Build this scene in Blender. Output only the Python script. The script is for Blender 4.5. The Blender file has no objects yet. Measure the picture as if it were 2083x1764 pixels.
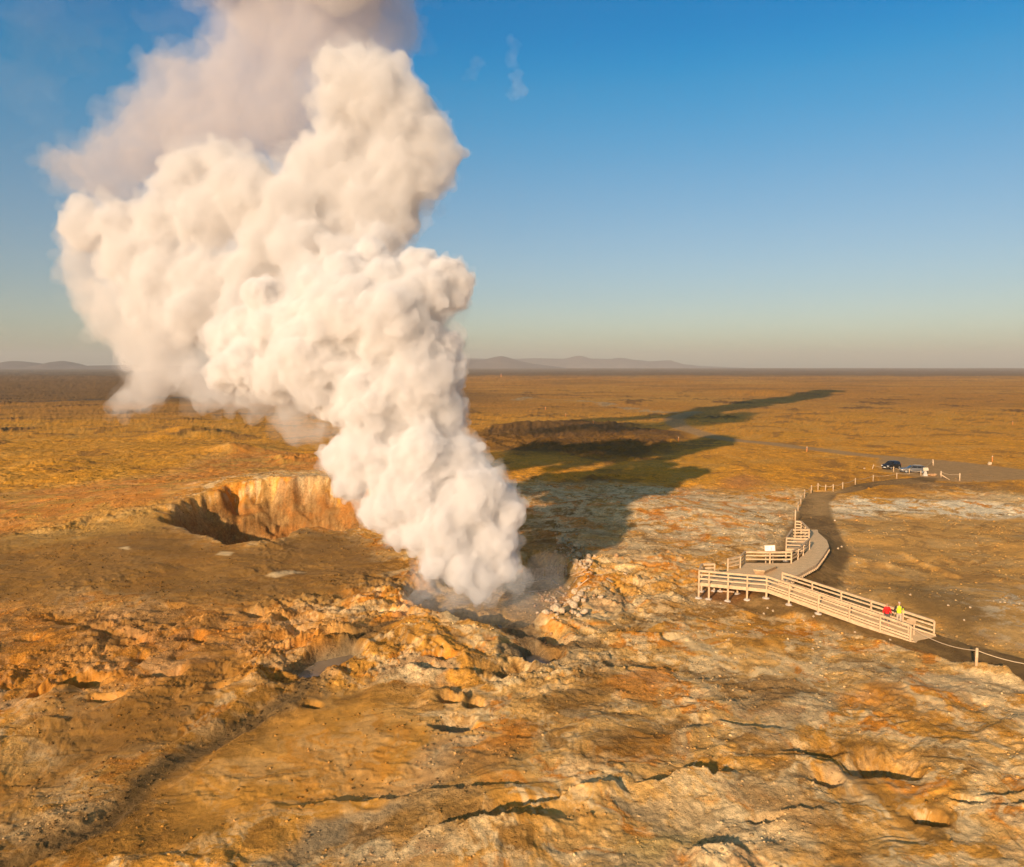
import bpy, bmesh, math, random, time
import numpy as np
from mathutils import Vector, Matrix
T0 = time.time()
random.seed(7)
rng = np.random.default_rng(11)
sc = bpy.context.scene
COL = sc.collection
CAMZ = 20.0
F = 1635.0                      # focal length in units of a 2083 px wide frame
PITCH = math.atan(134.0 / F)
SUN_AZ, SUN_EL = math.radians(27), math.radians(17)

# ------------------------------------------------------------------ helpers
def ray(px, py):
    u, v = (px - 1041.5) / F, -(py - 882.0) / F
    c, s = math.cos(PITCH), math.sin(PITCH)
    return Vector((u, c + v * s, -s + v * c))
def at(px, py, z=0.0):
    d = ray(px, py); t = (z - CAMZ) / d.z
    return Vector((d.x * t, d.y * t, z))
def at_d(px, py, dist):
    d = ray(px, py); t = dist / d.y
    return Vector((d.x * t, dist, CAMZ + d.z * t))
def c1(x, y): return (1377.5 + x * .18377, 999.4 + y * .18377)      # platform close-up
def c2(x, y): return (1701.6 + x * .2144, 1053.4 + y * .2144)       # ramp close-up
def c3(x, y): return (1350.5 + x * .3517, 729.3 + y * .3517)        # car park close-up
def c4(x, y): return (918.3 + x * .2593, 675.3 + y * .2593)         # horizon close-up
def c6(x, y): return ((2600 + x * .17) * .5402, (2000 + y * .17) * .5402)
def c7(x, y): return ((2950 + x * .12) * .5402, (1900 + y * .12) * .5402)
def c8(x, y): return (1755.7 + x * .1167, 891.3 + y * .1167)
def cp(x, y): return ((3290 + x * .144) * .5402, (2230 + y * .144) * .5402)
def cv(x, y): return (1026.4 + x * .1837, 1026.4 + y * .1837)       # vent close-up

def tag(o, label=None, cat=None, group=None, kind=None):
    if label: o['label'] = label
    if cat: o['category'] = cat
    if group: o['group'] = group
    if kind: o['kind'] = kind
    return o
def link(name, me, mat=None, parent=None, smooth=False):
    o = bpy.data.objects.new(name, me); COL.objects.link(o)
    if mat is not None: me.materials.append(mat)
    if smooth: me.polygons.foreach_set('use_smooth', [True] * len(me.polygons))
    if parent: o.parent = parent
    return o
def empty(name, loc, rz=0.0):
    o = bpy.data.objects.new(name, None); COL.objects.link(o)
    o.location = loc; o.rotation_euler = (0, 0, rz); o.empty_display_size = .2
    return o
class MB:
    """collects shapes into one bmesh"""
    def __init__(s): s.b = bmesh.new()
    def box(s, c, d, rot=None, taper=1.0):
        hx, hy, hz = d[0] / 2, d[1] / 2, d[2] / 2
        vs = []
        for z in (-1, 1):
            k = taper if z > 0 else 1.0
            for x, y in ((-1, -1), (1, -1), (1, 1), (-1, 1)):
                p = Vector((x * hx * k, y * hy * k, z * hz))
                if rot: p = rot @ p
                vs.append(s.b.verts.new(p + Vector(c)))
        for f in ((3, 2, 1, 0), (4, 5, 6, 7), (0, 1, 5, 4), (1, 2, 6, 5), (2, 3, 7, 6), (3, 0, 4, 7)):
            s.b.faces.new([vs[i] for i in f])
        return s
    def bar(s, p, q, w, h, up=(0, 0, 1)):
        """a beam from p to q, w wide (sideways) and h high"""
        p, q = Vector(p), Vector(q); d = q - p; L = d.length
        if L < 1e-6: return s
        d.normalize(); side = d.cross(Vector(up))
        if side.length < 1e-4: side = d.cross(Vector((1, 0, 0)))
        side.normalize(); u = side.cross(d)
        R = Matrix((side, d, u)).transposed()
        return s.box((p + q) / 2, (w, L, h), R)
    def cyl(s, p, q, r, r2=None, n=10):
        p, q = Vector(p), Vector(q); d = (q - p).normalized()
        a = d.orthogonal().normalized(); b = d.cross(a); r2 = r if r2 is None else r2
        A = [s.b.verts.new(p + (a * math.cos(t) + b * math.sin(t)) * r) for t in [2 * math.pi * i / n for i in range(n)]]
        B = [s.b.verts.new(q + (a * math.cos(t) + b * math.sin(t)) * r2) for t in [2 * math.pi * i / n for i in range(n)]]
        for i in range(n):
            j = (i + 1) % n; s.b.faces.new((A[i], A[j], B[j], B[i]))
        s.b.faces.new(A[::-1]); s.b.faces.new(B)
        return s
    def prism(s, pts, z0, z1):
        A = [s.b.verts.new((p[0], p[1], z0 if len(p) < 3 else p[2] + z0)) for p in pts]
        B = [s.b.verts.new((p[0], p[1], z1 if len(p) < 3 else p[2] + z1)) for p in pts]
        n = len(pts)
        for i in range(n):
            j = (i + 1) % n; s.b.faces.new((A[i], A[j], B[j], B[i]))
        s.b.faces.new(A[::-1]); s.b.faces.new(B)
        return s
    def poly(s, pts):
        s.b.faces.new([s.b.verts.new(p) for p in pts]); return s
    def build(s, name, mat, parent=None, smooth=False, bevel=0.0):
        bmesh.ops.recalc_face_normals(s.b, faces=s.b.faces)
        if bevel: bmesh.ops.bevel(s.b, geom=list(s.b.edges), offset=bevel, segments=1, affect='EDGES')
        me = bpy.data.meshes.new(name); s.b.to_mesh(me); s.b.free()
        return link(name, me, mat, parent, smooth)
def bake(o):
    """replace an object's mesh by its evaluated (modified) mesh"""
    dg = bpy.context.evaluated_depsgraph_get()
    me = bpy.data.meshes.new_from_object(o.evaluated_get(dg))
    o.modifiers.clear(); old = o.data; o.data = me; bpy.data.meshes.remove(old)
    return o

# ------------------------------------------------------------------ materials
def nt(name):
    m = bpy.data.materials.new(name); m.use_nodes = True
    t = m.node_tree; b = t.nodes['Principled BSDF']
    return m, t.nodes, t.links, b
def mat(name, col, rough=.7, var=.15, scale=8.0, metal=0.0, bump=0.0, spec=.3, coat=0.0, second=None, wave=None):
    m, N, L, b = nt(name)
    b.inputs['Roughness'].default_value = rough; b.inputs['Metallic'].default_value = metal
    b.inputs['Specular IOR Level'].default_value = spec; b.inputs['Coat Weight'].default_value = coat
    tc = N.new('ShaderNodeTexCoord'); nz = N.new('ShaderNodeTexNoise'); nz.inputs['Scale'].default_value = scale
    nz.inputs['Detail'].default_value = 5; L.new(tc.outputs['Object'], nz.inputs['Vector'])
    r = N.new('ShaderNodeValToRGB'); r.color_ramp.elements[0].position = .3; r.color_ramp.elements[1].position = .7
    c2_ = second if second else tuple(c * (1 - var) for c in col)
    r.color_ramp.elements[0].color = (*[c for c in c2_], 1); r.color_ramp.elements[1].color = (*[min(1, c * (1 + var)) for c in col], 1)
    L.new(nz.outputs['Fac'], r.inputs['Fac']); out = r.outputs['Color']
    if wave:
        geo = N.new('ShaderNodeNewGeometry'); mp = N.new('ShaderNodeMapping'); mp.inputs['Rotation'].default_value = (0, 0, wave[0])
        L.new(geo.outputs['Position'], mp.inputs['Vector'])
        w = N.new('ShaderNodeTexWave'); w.wave_type = 'BANDS'; w.bands_direction = 'X'; w.inputs['Scale'].default_value = wave[1]
        w.inputs['Distortion'].default_value = .3
        L.new(mp.outputs['Vector'], w.inputs['Vector'])
        rr = N.new('ShaderNodeValToRGB'); rr.color_ramp.elements[0].position = .02; rr.color_ramp.elements[1].position = .14
        rr.color_ramp.elements[0].color = (.68, .66, .64, 1)
        L.new(w.outputs['Fac'], rr.inputs['Fac'])
        mx = N.new('ShaderNodeMix'); mx.data_type = 'RGBA'; mx.blend_type = 'MULTIPLY'; mx.inputs['Factor'].default_value = 1
        L.new(out, mx.inputs[6]); L.new(rr.outputs['Color'], mx.inputs[7]); out = mx.outputs[2]
    L.new(out, b.inputs['Base Color'])
    if bump:
        bp = N.new('ShaderNodeBump'); bp.inputs['Strength'].default_value = bump; bp.inputs['Distance'].default_value = .05
        L.new(nz.outputs['Fac'], bp.inputs['Height']); L.new(bp.outputs['Normal'], b.inputs['Normal'])
    return m
M = {}
M['wood'] = mat('weathered pale timber', (.62, .425, .24), .75, .10, 3, bump=.1, second=(.50, .33, .18))
M['deck'] = mat('deck boards', (.80, .545, .285), .8, .06, 2, second=(.70, .47, .24), wave=(math.radians(-35), 2.2))
M['oldwood'] = mat('old silvered planks', (.42, .30, .18), .85, .3, 5, second=(.24, .16, .09))
M['concrete'] = mat('rough concrete footing', (.55, .46, .36), .9, .2, 9, bump=.4)
M['rock'] = mat('pale boulder', (.62, .46, .29), .9, .15, 2.5, bump=.8, second=(.38, .25, .13))
M['rockorange'] = mat('stained orange boulder', (.46, .27, .12), .9, .25, 2.5, bump=.6, second=(.28, .14, .06))
M['rope'] = mat('pale rope', (.56, .40, .24), .9, .1, 30)
M['panel'] = mat('white printed panel', (.80, .78, .74), .4, .03, 3)
M['panelback'] = mat('plywood panel back', (.60, .48, .32), .7, .08, 4)
M['ink'] = mat('faded panel ink', (.50, .40, .32), .5, .05, 4)
M['black_paint'] = mat('black car paint', (.012, .011, .010), .35, .1, 3, coat=.25, spec=.4)
M['silver_paint'] = mat('silver grey car paint', (.11, .10, .09), .42, .08, 3, metal=.2, coat=.25, spec=.4)
M['glass'] = mat('dark car glass', (.02, .022, .026), .08, .1, 3, spec=.8)
M['tyre'] = mat('tyre rubber', (.025, .024, .023), .85, .1, 12)
M['rim'] = mat('alloy rim', (.45, .43, .40), .35, .1, 5, metal=.7)
M['lamp'] = mat('headlight lens', (.75, .72, .66), .2, .05, 5, spec=.7)
M['tail'] = mat('red tail lamp', (.45, .03, .02), .25, .05, 5, spec=.6)
M['plate'] = mat('number plate', (.75, .72, .65), .5, .03, 5)
M['orange'] = mat('orange marker paint', (.60, .20, .04), .6, .1, 8)
M['skin'] = mat('skin', (.55, .32, .20), .55, .06, 6)
M['hair_blond'] = mat('blond hair', (.42, .25, .10), .6, .25, 20)
M['hair_grey'] = mat('grey white hair', (.62, .52, .42), .6, .15, 20)
M['red'] = mat('bright red jacket cloth', (.85, .012, .010), .7, .1, 10)
M['lime'] = mat('lime green jacket cloth', (.52, .60, .02), .7, .1, 10)
M['darkcloth'] = mat('dark jacket cloth', (.045, .032, .022), .8, .2, 10)
M['khaki'] = mat('khaki trouser cloth', (.48, .36, .24), .8, .12, 8)
M['greytrouser'] = mat('dark grey trouser cloth', (.10, .08, .07), .8, .12, 8)
M['redshoe'] = mat('red shoe', (.70, .02, .02), .6, .1, 10)
M['shoe'] = mat('pale walking shoe', (.45, .36, .27), .6, .1, 10)
M['lens'] = mat('sunglasses', (.02, .02, .02), .15, .1, 10)

# ------------------------------------------------------------------ noise
_perm = rng.permutation(512)
_ang = rng.random(512) * 2 * math.pi
_gx, _gy = np.cos(_ang), np.sin(_ang)
def perlin(x, y, seed=0):
    x0 = np.floor(x).astype(np.int64); y0 = np.floor(y).astype(np.int64)
    fx, fy = x - x0, y - y0
    u = fx * fx * fx * (fx * (fx * 6 - 15) + 10); v = fy * fy * fy * (fy * (fy * 6 - 15) + 10)
    def g(ix, iy, dx, dy):
        h = _perm[(_perm[(ix + seed * 37) & 511] + iy) & 511]
        return _gx[h] * dx + _gy[h] * dy
    a = g(x0, y0, fx, fy); b = g(x0 + 1, y0, fx - 1, fy); c = g(x0, y0 + 1, fx, fy - 1); d = g(x0 + 1, y0 + 1, fx - 1, fy - 1)
    return ((a + u * (b - a)) + v * ((c + u * (d - c)) - (a + u * (b - a)))) * 1.5
def fbm(x, y, wl, octv=5, seed=0, gain=.5):
    s = 0; a = 1.0; n = 0
    for i in range(octv):
        s = s + a * perlin(x / wl + 13.7 * i, y / wl - 7.1 * i, seed + i); n += a; a *= gain; wl = wl * .49
    return s / n
def ridged(x, y, wl, octv=5, seed=0, gain=.5):
    s = 0; a = 1.0; n = 0
    for i in range(octv):
        r = 1 - np.abs(perlin(x / wl + 3.7 * i, y / wl - 9.1 * i, seed + i)) * 2
        s = s + a * r; n += a; a *= gain; wl = wl * .48
    return s / n
def sstep(a, b, x):
    t = np.clip((x - a) / (b - a), 0, 1); return t * t * (3 - 2 * t)
def W(pts, z=0.0): return [tuple(at(*p, z)[:2]) for p in pts]
def dseg(x, y, pts, closed=False):
    """distance to polyline, param 0..1, signed side (positive = left of travel)"""
    best = np.full(np.shape(x), 1e9); par = np.zeros(np.shape(x)); side = np.zeros(np.shape(x))
    P = list(pts) + ([pts[0]] if closed else [])
    n = len(P) - 1
    for i in range(n):
        ax, ay = P[i]; bx, by = P[i + 1]; dx, dy = bx - ax, by - ay
        t = np.clip(((x - ax) * dx + (y - ay) * dy) / (dx * dx + dy * dy + 1e-9), 0, 1)
        ex, ey = x - ax - t * dx, y - ay - t * dy
        d = np.hypot(ex, ey); m = d < best
        best = np.where(m, d, best); par = np.where(m, (i + t) / n, par); side = np.where(m, np.sign(dx * ey - dy * ex), side)
    return best, par, side
def inside(x, y, pts):
    c = np.zeros(np.shape(x), bool); n = len(pts)
    for i in range(n):
        ax, ay = pts[i]; bx, by = pts[(i + 1) % n]
        if ay == by: continue
        m = ((ay > y) != (by > y)) & (x < (bx - ax) * (y - ay) / (by - ay) + ax)
        c ^= m
    return c
def pmask(x, y, pts, soft):
    """soft polygon mask evaluated only near the polygon"""
    P = np.array(pts); pad = soft * 2 + 1
    m = (x > P[:, 0].min() - pad) & (x < P[:, 0].max() + pad) & (y > P[:, 1].min() - pad) & (y < P[:, 1].max() + pad)
    out = np.zeros(np.shape(x))
    if m.any():
        xs, ys = x[m], y[m]
        d, _, _ = dseg(xs, ys, pts, True)
        s = np.where(inside(xs, ys, pts), d, -d)
        out[m] = sstep(-soft, soft, s)
    return out
def lmask(x, y, pts, w0, w1=None, soft=.4):
    """mask along a polyline whose half width goes from w0 to w1"""
    w1 = w0 if w1 is None else w1; P = np.array(pts); pad = max(w0, w1) * 1.5 + soft + 2
    m = (x > P[:, 0].min() - pad) & (x < P[:, 0].max() + pad) & (y > P[:, 1].min() - pad) & (y < P[:, 1].max() + pad)
    out = np.zeros(np.shape(x))
    if m.any():
        d, t, _ = dseg(x[m], y[m], pts); w = w0 + (w1 - w0) * t
        out[m] = 1 - sstep(w - soft * w, w + soft * w, d)
    return out

# ------------------------------------------------------------------ places (all in metres once mapped)
ZD = 1.45
DECK = [c1(*p) for p in ((232, 1010), (1000, 1085), (1125, 1050), (1330, 925), (1540, 810), (1620, 705), (1680, 610), (1655, 540), (1560, 455), (1555, 425), (1371, 430), (1417, 489), (1458, 533), (1478, 590), (1463, 643), (1393, 708), (1337, 753), (1262, 795), (1020, 797), (750, 793), (697, 851), (559, 881), (412, 936), (267, 941))]
DECKW = [at(*p, ZD) for p in DECK]
SIDEW = [at(*c1(*p), ZD) for p in ((1202, 634), (1461, 643), (1474, 590), (1457, 533), (1267, 533))]
RN0, RF0 = at(*c1(1000, 1085), ZD), at(*c1(1130, 1028), ZD)
RN1, RF1 = at(*c2(722, 1172), .32), at(*c2(948, 1126), .32)
DECKF = [(p.x, p.y) for p in DECKW]
RAMPF = [(RN0.x, RN0.y), (RN1.x, RN1.y), (RF1.x, RF1.y), (RF0.x, RF0.y)]
CR_C = at(560, 1035); CR_C = (CR_C.x + .5, CR_C.y + 3)
def mound(x, y): return 3.6 * np.exp(-(((x + 33) / 26) ** 2 + ((y - 122) / 17) ** 2))
def WM(pts):
    out = []
    for p in pts:
        z = 0.0
        for _ in range(12): q = at(*p, z); z = .5 * z + .5 * float(mound(q.x, q.y))
        out.append((q.x, q.y))
    return out
CRATER = WM([(338, 1062), (352, 1043), (400, 1015), (470, 990), (560, 977), (650, 974), (740, 985), (790, 1010), (790, 1050), (745, 1068), (690, 1074), (640, 1070), (608, 1076), (585, 1092), (530, 1106), (470, 1108), (420, 1092), (380, 1078)])
VENT = W([(840, 1190), (900, 1160), (1000, 1140), (1090, 1130), (1150, 1150), (1180, 1190), (1150, 1225), (1100, 1262), (1010, 1275), (900, 1262)])
GULLY = W([(1090, 1300), (1060, 1285), (1020, 1262), (960, 1240)])
GULLY2 = W([(1100, 1312), (1085, 1340), (1050, 1300)])
PATH_NEAR = [c1(560, 1240), c1(760, 1330), c1(1000, 1400), c1(1300, 1400), c1(1560, 1480), c1(1900, 1590), c2(190, 1120), c2(500, 1230), c2(800, 1290), c2(960, 1350), c2(1100, 1400), c2(1330, 1435), c2(1460, 1490), c2(1560, 1480), c2(1680, 1560), c2(1779, 1600), c2(2200, 1720)]
PATH_FAR = [c2(2200, 1430), c2(1779, 1335), c2(1300, 1215), c2(970, 1130), c2(700, 1000), c2(400, 880), c2(0, 740), c1(1850, 1010), c1(1790, 960), c1(1860, 860), c1(1925, 700), c1(1860, 600), c1(1790, 440), c1(1720, 290), c1(1690, 130), c1(1770, 60)]
PATH_UP = [c3(1010, 790), c3(1100, 775), c3(1250, 742), c3(1400, 732), c3(1560, 722), c3(1590, 692), c3(1480, 686), c3(1350, 697), c3(1210, 712), c3(1107, 732), c3(1034, 757), c3(979, 772), c3(850, 775), c3(815, 806), c3(792, 845), c3(776, 880), c3(758, 930), c1(1230, 420), c1(1190, 500), c1(1150, 640), c1(1000, 720), c1(700, 800), c1(600, 950), c1(700, 1130), c1(640, 1230)]
PATHP = W(PATH_NEAR + PATH_FAR + PATH_UP)
LOT = W([c3(1240, 600), c3(1275, 650), c3(1400, 672), c3(1540, 700), c3(1720, 712), c3(2083, 700), c3(2500, 720), c3(2500, 675), c3(2083, 648), c3(1850, 615), c3(1600, 588), c3(1400, 572), c3(1250, 562)])
ROAD = W([c3(2600, 690), c3(2083, 655), c3(1700, 606), c3(1400, 580), c3(1100, 552), c3(860, 523), c3(600, 490), c3(430, 474), c3(270, 450), c3(130, 410), c3(70, 378), c3(60, 350), c3(110, 325), c3(190, 308)])
ROAD2 = W([c4(2000, 645), c4(1560, 612), c4(1400, 590), c4(1230, 560), c4(1180, 548), c4(900, 535), c4(620, 515), c4(500, 530)])
ROADL = W([(-400, 822), (-100, 819), (100, 816), (235, 812), (420, 806)])
PALE1 = W([(1020, 1010), (1090, 985), (1160, 955), (1230, 975), (1350, 990), (1500, 995), (1640, 998), (1625, 1040), (1600, 1090), (1540, 1120), (1420, 1125), (1330, 1090), (1230, 1060), (1180, 1120), (1110, 1090), (1050, 1040)])
PALE2 = W([(1690, 1042), (1705, 1028), (1745, 1010), (1900, 1018), (2200, 1030), (2200, 1052), (1980, 1050), (1880, 1042), (1780, 1040), (1720, 1052)])
PALE3 = W([(1960, 1210), (2083, 1190), (2200, 1230), (2200, 1310), (2060, 1300), (1990, 1250)])
BROWNC = W([(-300, 1140), (0, 1105), (180, 1095), (330, 1068), (430, 1105), (520, 1118), (600, 1085), (700, 1078), (780, 1120), (840, 1180), (700, 1220), (540, 1235), (330, 1230), (150, 1215), (-300, 1230)])
ORANGEB = W([(-500, 1040), (0, 1005), (330, 965), (450, 925), (560, 905), (850, 900), (850, 990), (700, 972), (560, 975), (440, 993), (335, 1050), (200, 1060), (0, 1090), (-500, 1130)])
GRASSL = W([(-900, 830), (1400, 820), (1400, 855), (1050, 880), (700, 900), (420, 940), (250, 970), (0, 1000), (-500, 1030)])
GRASSR = W([(930, 880), (1200, 870), (1500, 850), (1700, 838), (2600, 836), (2600, 1010), (2083, 1010), (1700, 1005), (1350, 985), (1230, 970), (1100, 940)])
MEADOW = W([(1690, 1055), (1900, 1050), (2400, 1050), (2400, 1400), (2083, 1370), (1890, 1290), (1720, 1220), (1730, 1120)])
REDP = W([c3(340, 755), c3(400, 715), c3(500, 690), c3(650, 735), c3(560, 755)])
FAN = W([(560, 1445), (700, 1400), (800, 1425), (850, 1480), (900, 1540), (760, 1640), (560, 1700), (330, 1720), (300, 1640), (420, 1560)])
STREAM = W([(800, 1280), (740, 1300), (700, 1330), (640, 1365), (610, 1400), (590, 1430), (500, 1480), (440, 1510), (330, 1590), (260, 1640), (200, 1690), (100, 1740), (-150, 1830)])
STREAM2 = W([(450, 1350), (400, 1400), (330, 1450), (250, 1500), (130, 1570), (0, 1620), (-200, 1690)])
FLAT3 = W([(130, 1450), (330, 1400), (420, 1440), (330, 1530), (180, 1560), (60, 1520)])
POOLS = [W([(585, 1375), (640, 1338), (720, 1322), (745, 1340), (700, 1362), (640, 1385)]),
         W([(880, 1490), (905, 1478), (960, 1476), (950, 1492), (915, 1502)]),
         W([(1010, 1385), (1045, 1376), (1085, 1378), (1075, 1390), (1030, 1394)]),
         W([(1060, 1330), (1090, 1322), (1130, 1340), (1110, 1365), (1075, 1360)])]
# ridge scarps: the sun-ward side rises gently, the far side drops and falls into shade
SCARPS = [([(740, 1790), (860, 1745), (980, 1722), (1080, 1690), (1160, 1650), (1240, 1632), (1310, 1642)], .95, 1.3),
          ([(880, 1762), (980, 1735), (1100, 1722), (1190, 1700)], .5, .7),
          ([(1270, 1620), (1340, 1618), (1400, 1590), (1440, 1600), (1510, 1590)], .8, .9),
          ([(1330, 1520), (1400, 1505), (1470, 1490), (1540, 1500), (1600, 1495)], .45, .8),
          ([(560, 1660), (720, 1655), (800, 1648), (860, 1630), (1000, 1632), (1150, 1615)], .35, .6),
          ([(330, 1540), (400, 1495), (480, 1450), (540, 1425)], .35, .5),
          ([(80, 1400), (140, 1405), (200, 1400)], .9, .8), ([(160, 1345), (230, 1328), (270, 1320)], .8, .8),
          ([(290, 1345), (360, 1330), (400, 1305)], .5, .7), ([(640, 1310), (690, 1300), (720, 1290)], .8, .8),
          ([(560, 1222), (640, 1210), (720, 1222), (800, 1232)], .5, .9), ([(850, 1430), (900, 1425), (960, 1440)], .8, .7),
          ([(750, 1405), (840, 1385), (900, 1400)], .5, .8), ([(1150, 1312), (1240, 1292), (1330, 1300), (1400, 1330)], .5, 1),
          ([(1000, 1480), (1060, 1450), (1140, 1440)], .4, .8), ([(1380, 1745), (1480, 1732), (1560, 1750)], .4, .8),
          ([(1560, 1660), (1640, 1650), (1720, 1655)], .3, .8), ([(120, 1300), (200, 1290), (300, 1282)], .5, .8),
          ([(1200, 1390), (1280, 1370), (1360, 1360)], .4, .9), ([(1500, 1420), (1600, 1410), (1700, 1430)], .25, .9),
          ([(1640, 1560), (1700, 1555), (1740, 1575)], .4, .6), ([(20, 1490), (90, 1470), (150, 1478)], .4, .7)]
PITS = [(150, 1262, 34, 8, .8), (400, 1302, 42, 9, .9), (322, 1378, 40, 9, .9), (560, 1296, 36, 8, .8), (700, 1312, 38, 9, .8), (608, 1282, 30, 7, .8), (505, 1246, 36, 7, .7), (92, 1418, 40, 10, .9), (282, 1346, 30, 8, .8), (440, 1412, 26, 7, .6), (905, 1440, 34, 9, .9), (965, 1448, 28, 8, .8), (205, 1436, 34, 8, .6), (30, 1350, 40, 9, .8), (1120, 1342, 26, 7, .6), (890, 1360, 30, 7, .7), (660, 1455, 26, 7, .5), (1560, 1660, 50, 8, .4), (1985, 1640, 40, 9, .5), (1815, 1560, 92, 26, 1.25), (1885, 1668, 48, 15, .9), (1700, 1588, 50, 13, .55), (1650, 1530, 85, 12, .35), (190, 1395, 62, 15, .7),
        (238, 1320, 45, 12, .9), (930, 1490, 60, 18, .6), (640, 1350, 70, 18, .3), (870, 1385, 40, 9, .5),
        (1030, 1372, 40, 10, .6), (125, 1250, 30, 7, .4), (455, 1275, 40, 7, .4), (1500, 1100, 40, 6, .3), (1230, 1175, 45, 8, .5),
        (560, 1470, 30, 6, .2), (1420, 1430, 40, 9, .25), (1290, 1200, 50, 8, .7), (330, 1240, 40, 6, .5), (60, 1305, 40, 8, .5)]

def height(x, y, full=True):
    x = np.asarray(x, float); y = np.asarray(y, float)
    wx = x + 1.6 * perlin(x / 6.0, y / 6.0, 21) + .5 * perlin(x / 1.7, y / 1.7, 23)
    wy = y + 1.6 * perlin(x / 6.0, y / 6.0, 22) + .5 * perlin(x / 1.7, y / 1.7, 24)
    deckm = np.maximum(pmask(x, y, DECKF, 1.5), pmask(x, y, RAMPF, 1.5))
    pathm = pmask(x + .25 * perlin(x / .9, y / .9, 40), y + .35 * perlin(x / .8, y / .8, 41), PATHP, .35)
    lotm = np.maximum(pmask(x, y, LOT, 2.5), lmask(x, y, ROAD, 3.6, 4.5, .5))
    calm = np.clip(pathm + lotm + deckm, 0, 1)
    near = 1 - sstep(130, 200, y)
    rough = .30 + .9 * sstep(.0, .35, fbm(x, y, 22, 3, 3)) * sstep(60, -15, x - y * .1)
    brown = pmask(x, y, BROWNC, 5); orange = pmask(x, y, ORANGEB, 4); fan = pmask(x, y, FAN, 2.5); mead = pmask(x, y, MEADOW, 3)
    ventz = np.exp(-(((x - at(980, 1240).x) / 16) ** 2 + ((y - at(980, 1240).y) / 12) ** 2))
    rough = rough * (1 - .7 * brown) * (1 - .7 * orange) * (1 - .75 * fan) * (1 - .75 * mead) + .8 * ventz
    rough = rough + 1.0 * pmask(wx, wy, W([(-200, 1235), (400, 1240), (700, 1210), (860, 1250), (800, 1380), (560, 1410), (330, 1390), (-200, 1420)]), 3) * sstep(-.12, .16, fbm(x, y, 9, 3, 170))
    rd = 1 + .0 * x
    h = fbm(x, y, 30, 3, 50) * .8
    n1 = ridged(wx, wy, 5.5, 7, 5, .56) - .35
    n2 = fbm(wx, wy, 3.0, 6, 60, .58)
    n3 = ridged(wx * .5 + x * .5, wy * .5 + y * .5, 1.6, 5, 7, .6) - .3
    h = h + near * (1 - calm) * rough * (.34 * np.maximum(n1, -.2) + .50 * n2 + .16 * n3)
    h = h + near * (1 - calm) * (.05 + .12 * rough) * np.maximum(0, fbm(x, y, .8, 4, 70)) * 2.2 * sstep(-.1, .3, fbm(x, y, 7, 2, 77))
    h = h + near * (1 - calm) * .5 * fbm(x, y, 12, 3, 52)
    # long eroded folds running from lower left to upper right
    ca_, sa_ = math.cos(.45), math.sin(.45); ax_ = wx * ca_ + wy * sa_; ay_ = -wx * sa_ + wy * ca_
    fold = ridged(ax_ / 2.6, ay_, 3.4, 5, 61, .55) - .3
    h = h + near * (1 - calm) * (.25 + .5 * sstep(-.1, .25, fbm(x, y, 16, 3, 62))) * (1 - .6 * brown) * (1 - .5 * mead) * .42 * fold
    # scarps
    fade_all = near
    for pts, A, wd in SCARPS:
        P = W(pts); Pn = np.array(P); pad = 9
        m = (x > Pn[:, 0].min() - pad) & (x < Pn[:, 0].max() + pad) & (y > Pn[:, 1].min() - pad) & (y < Pn[:, 1].max() + pad)
        if m.any():
            xs = wx[m] * .45 + x[m] * .55; ys = wy[m] * .45 + y[m] * .55
            o_ = np.argsort(Pn[:, 0]); yi = np.interp(xs, Pn[o_, 0], Pn[o_, 1]); s = ys - yi
            t = (xs - Pn[:, 0].min()) / np.ptp(Pn[:, 0]); d = np.abs(s) + .18 * perlin(xs / .5, ys / .5, 90)
            endf = sstep(0, .25, t) * sstep(1, .75, t)
            endf = np.where((t <= .001) | (t >= .999), 0, endf)
            prof = np.where(s > 0, np.exp(-np.maximum(d, 0) / .28), np.exp(-(np.maximum(d, 0) / (2.6 * wd)) ** 1.3))
            h[m] = h[m] + A * .62 * prof * endf * (.9 + .25 * perlin(xs / 3.5, ys / 3.5, 91)) - np.where(s > 0, .38 * A * endf * np.exp(-(d / 1.3) ** 2) * (1 - np.exp(-d / .3)), 0)
    for px, py, rx, ry, dep in PITS:
        c = at(px, py); a = at(px + rx, py); b = at(px, py - ry)
        RX, RY = a.x - c.x, b.y - c.y
        m = (np.abs(x - c.x) < RX * 1.8) & (np.abs(y - c.y) < RY * 1.8)
        if m.any():
            xs = wx[m] * .6 + x[m] * .4; ys = wy[m] * .6 + y[m] * .4
            q = np.hypot((xs - c.x) / RX, (ys - c.y) / np.where(ys > c.y, RY * 1.7, RY)) + .30 * fbm(xs, ys, 1.6, 4, 92, .6)
            h[m] = h[m] - dep * .85 * (1 - sstep(.35, 1.05, q))
    # mounds
    for px, py, r, hh in ((1800, 1146, 1.1, .55), (1745, 1136, 1.4, .3), (475, 917, 9, 1.5), (470, 922, 3.5, 1.1), (1290, 1035, 12, 1.0), (1000, 1310, 7, .9), (780, 1340, 9, .7), (1080, 1580, 8, .25),
                          (380, 880, 9, 2.6), (330, 890, 5, 1.0), (410, 886, 5, 1.2), (115, 942, 6, 1.0), (1125, 905, 6, 1.6), (1550, 800, 26, 3.5), (2050, 1385, 1.0, .5), (1995, 1372, .9, .45), (1840, 1400, 3, .35)):
        c = at(px, py); h = h + hh * np.exp(-(((x - c.x) ** 2 + (y - c.y) ** 2) / r ** 2))
    # long low ridge in the meadow
    h = h + .3 * lmask(wx * .2 + x * .8, wy * .2 + y * .8, W([c2(620, 315), c2(800, 400), c2(1000, 470), c2(1150, 540)]), .35, .5, .8)
    h = h + mound(x, y)
    # crater
    CM = (x > -70) & (x < 0) & (y > 75) & (y < 175)
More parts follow.
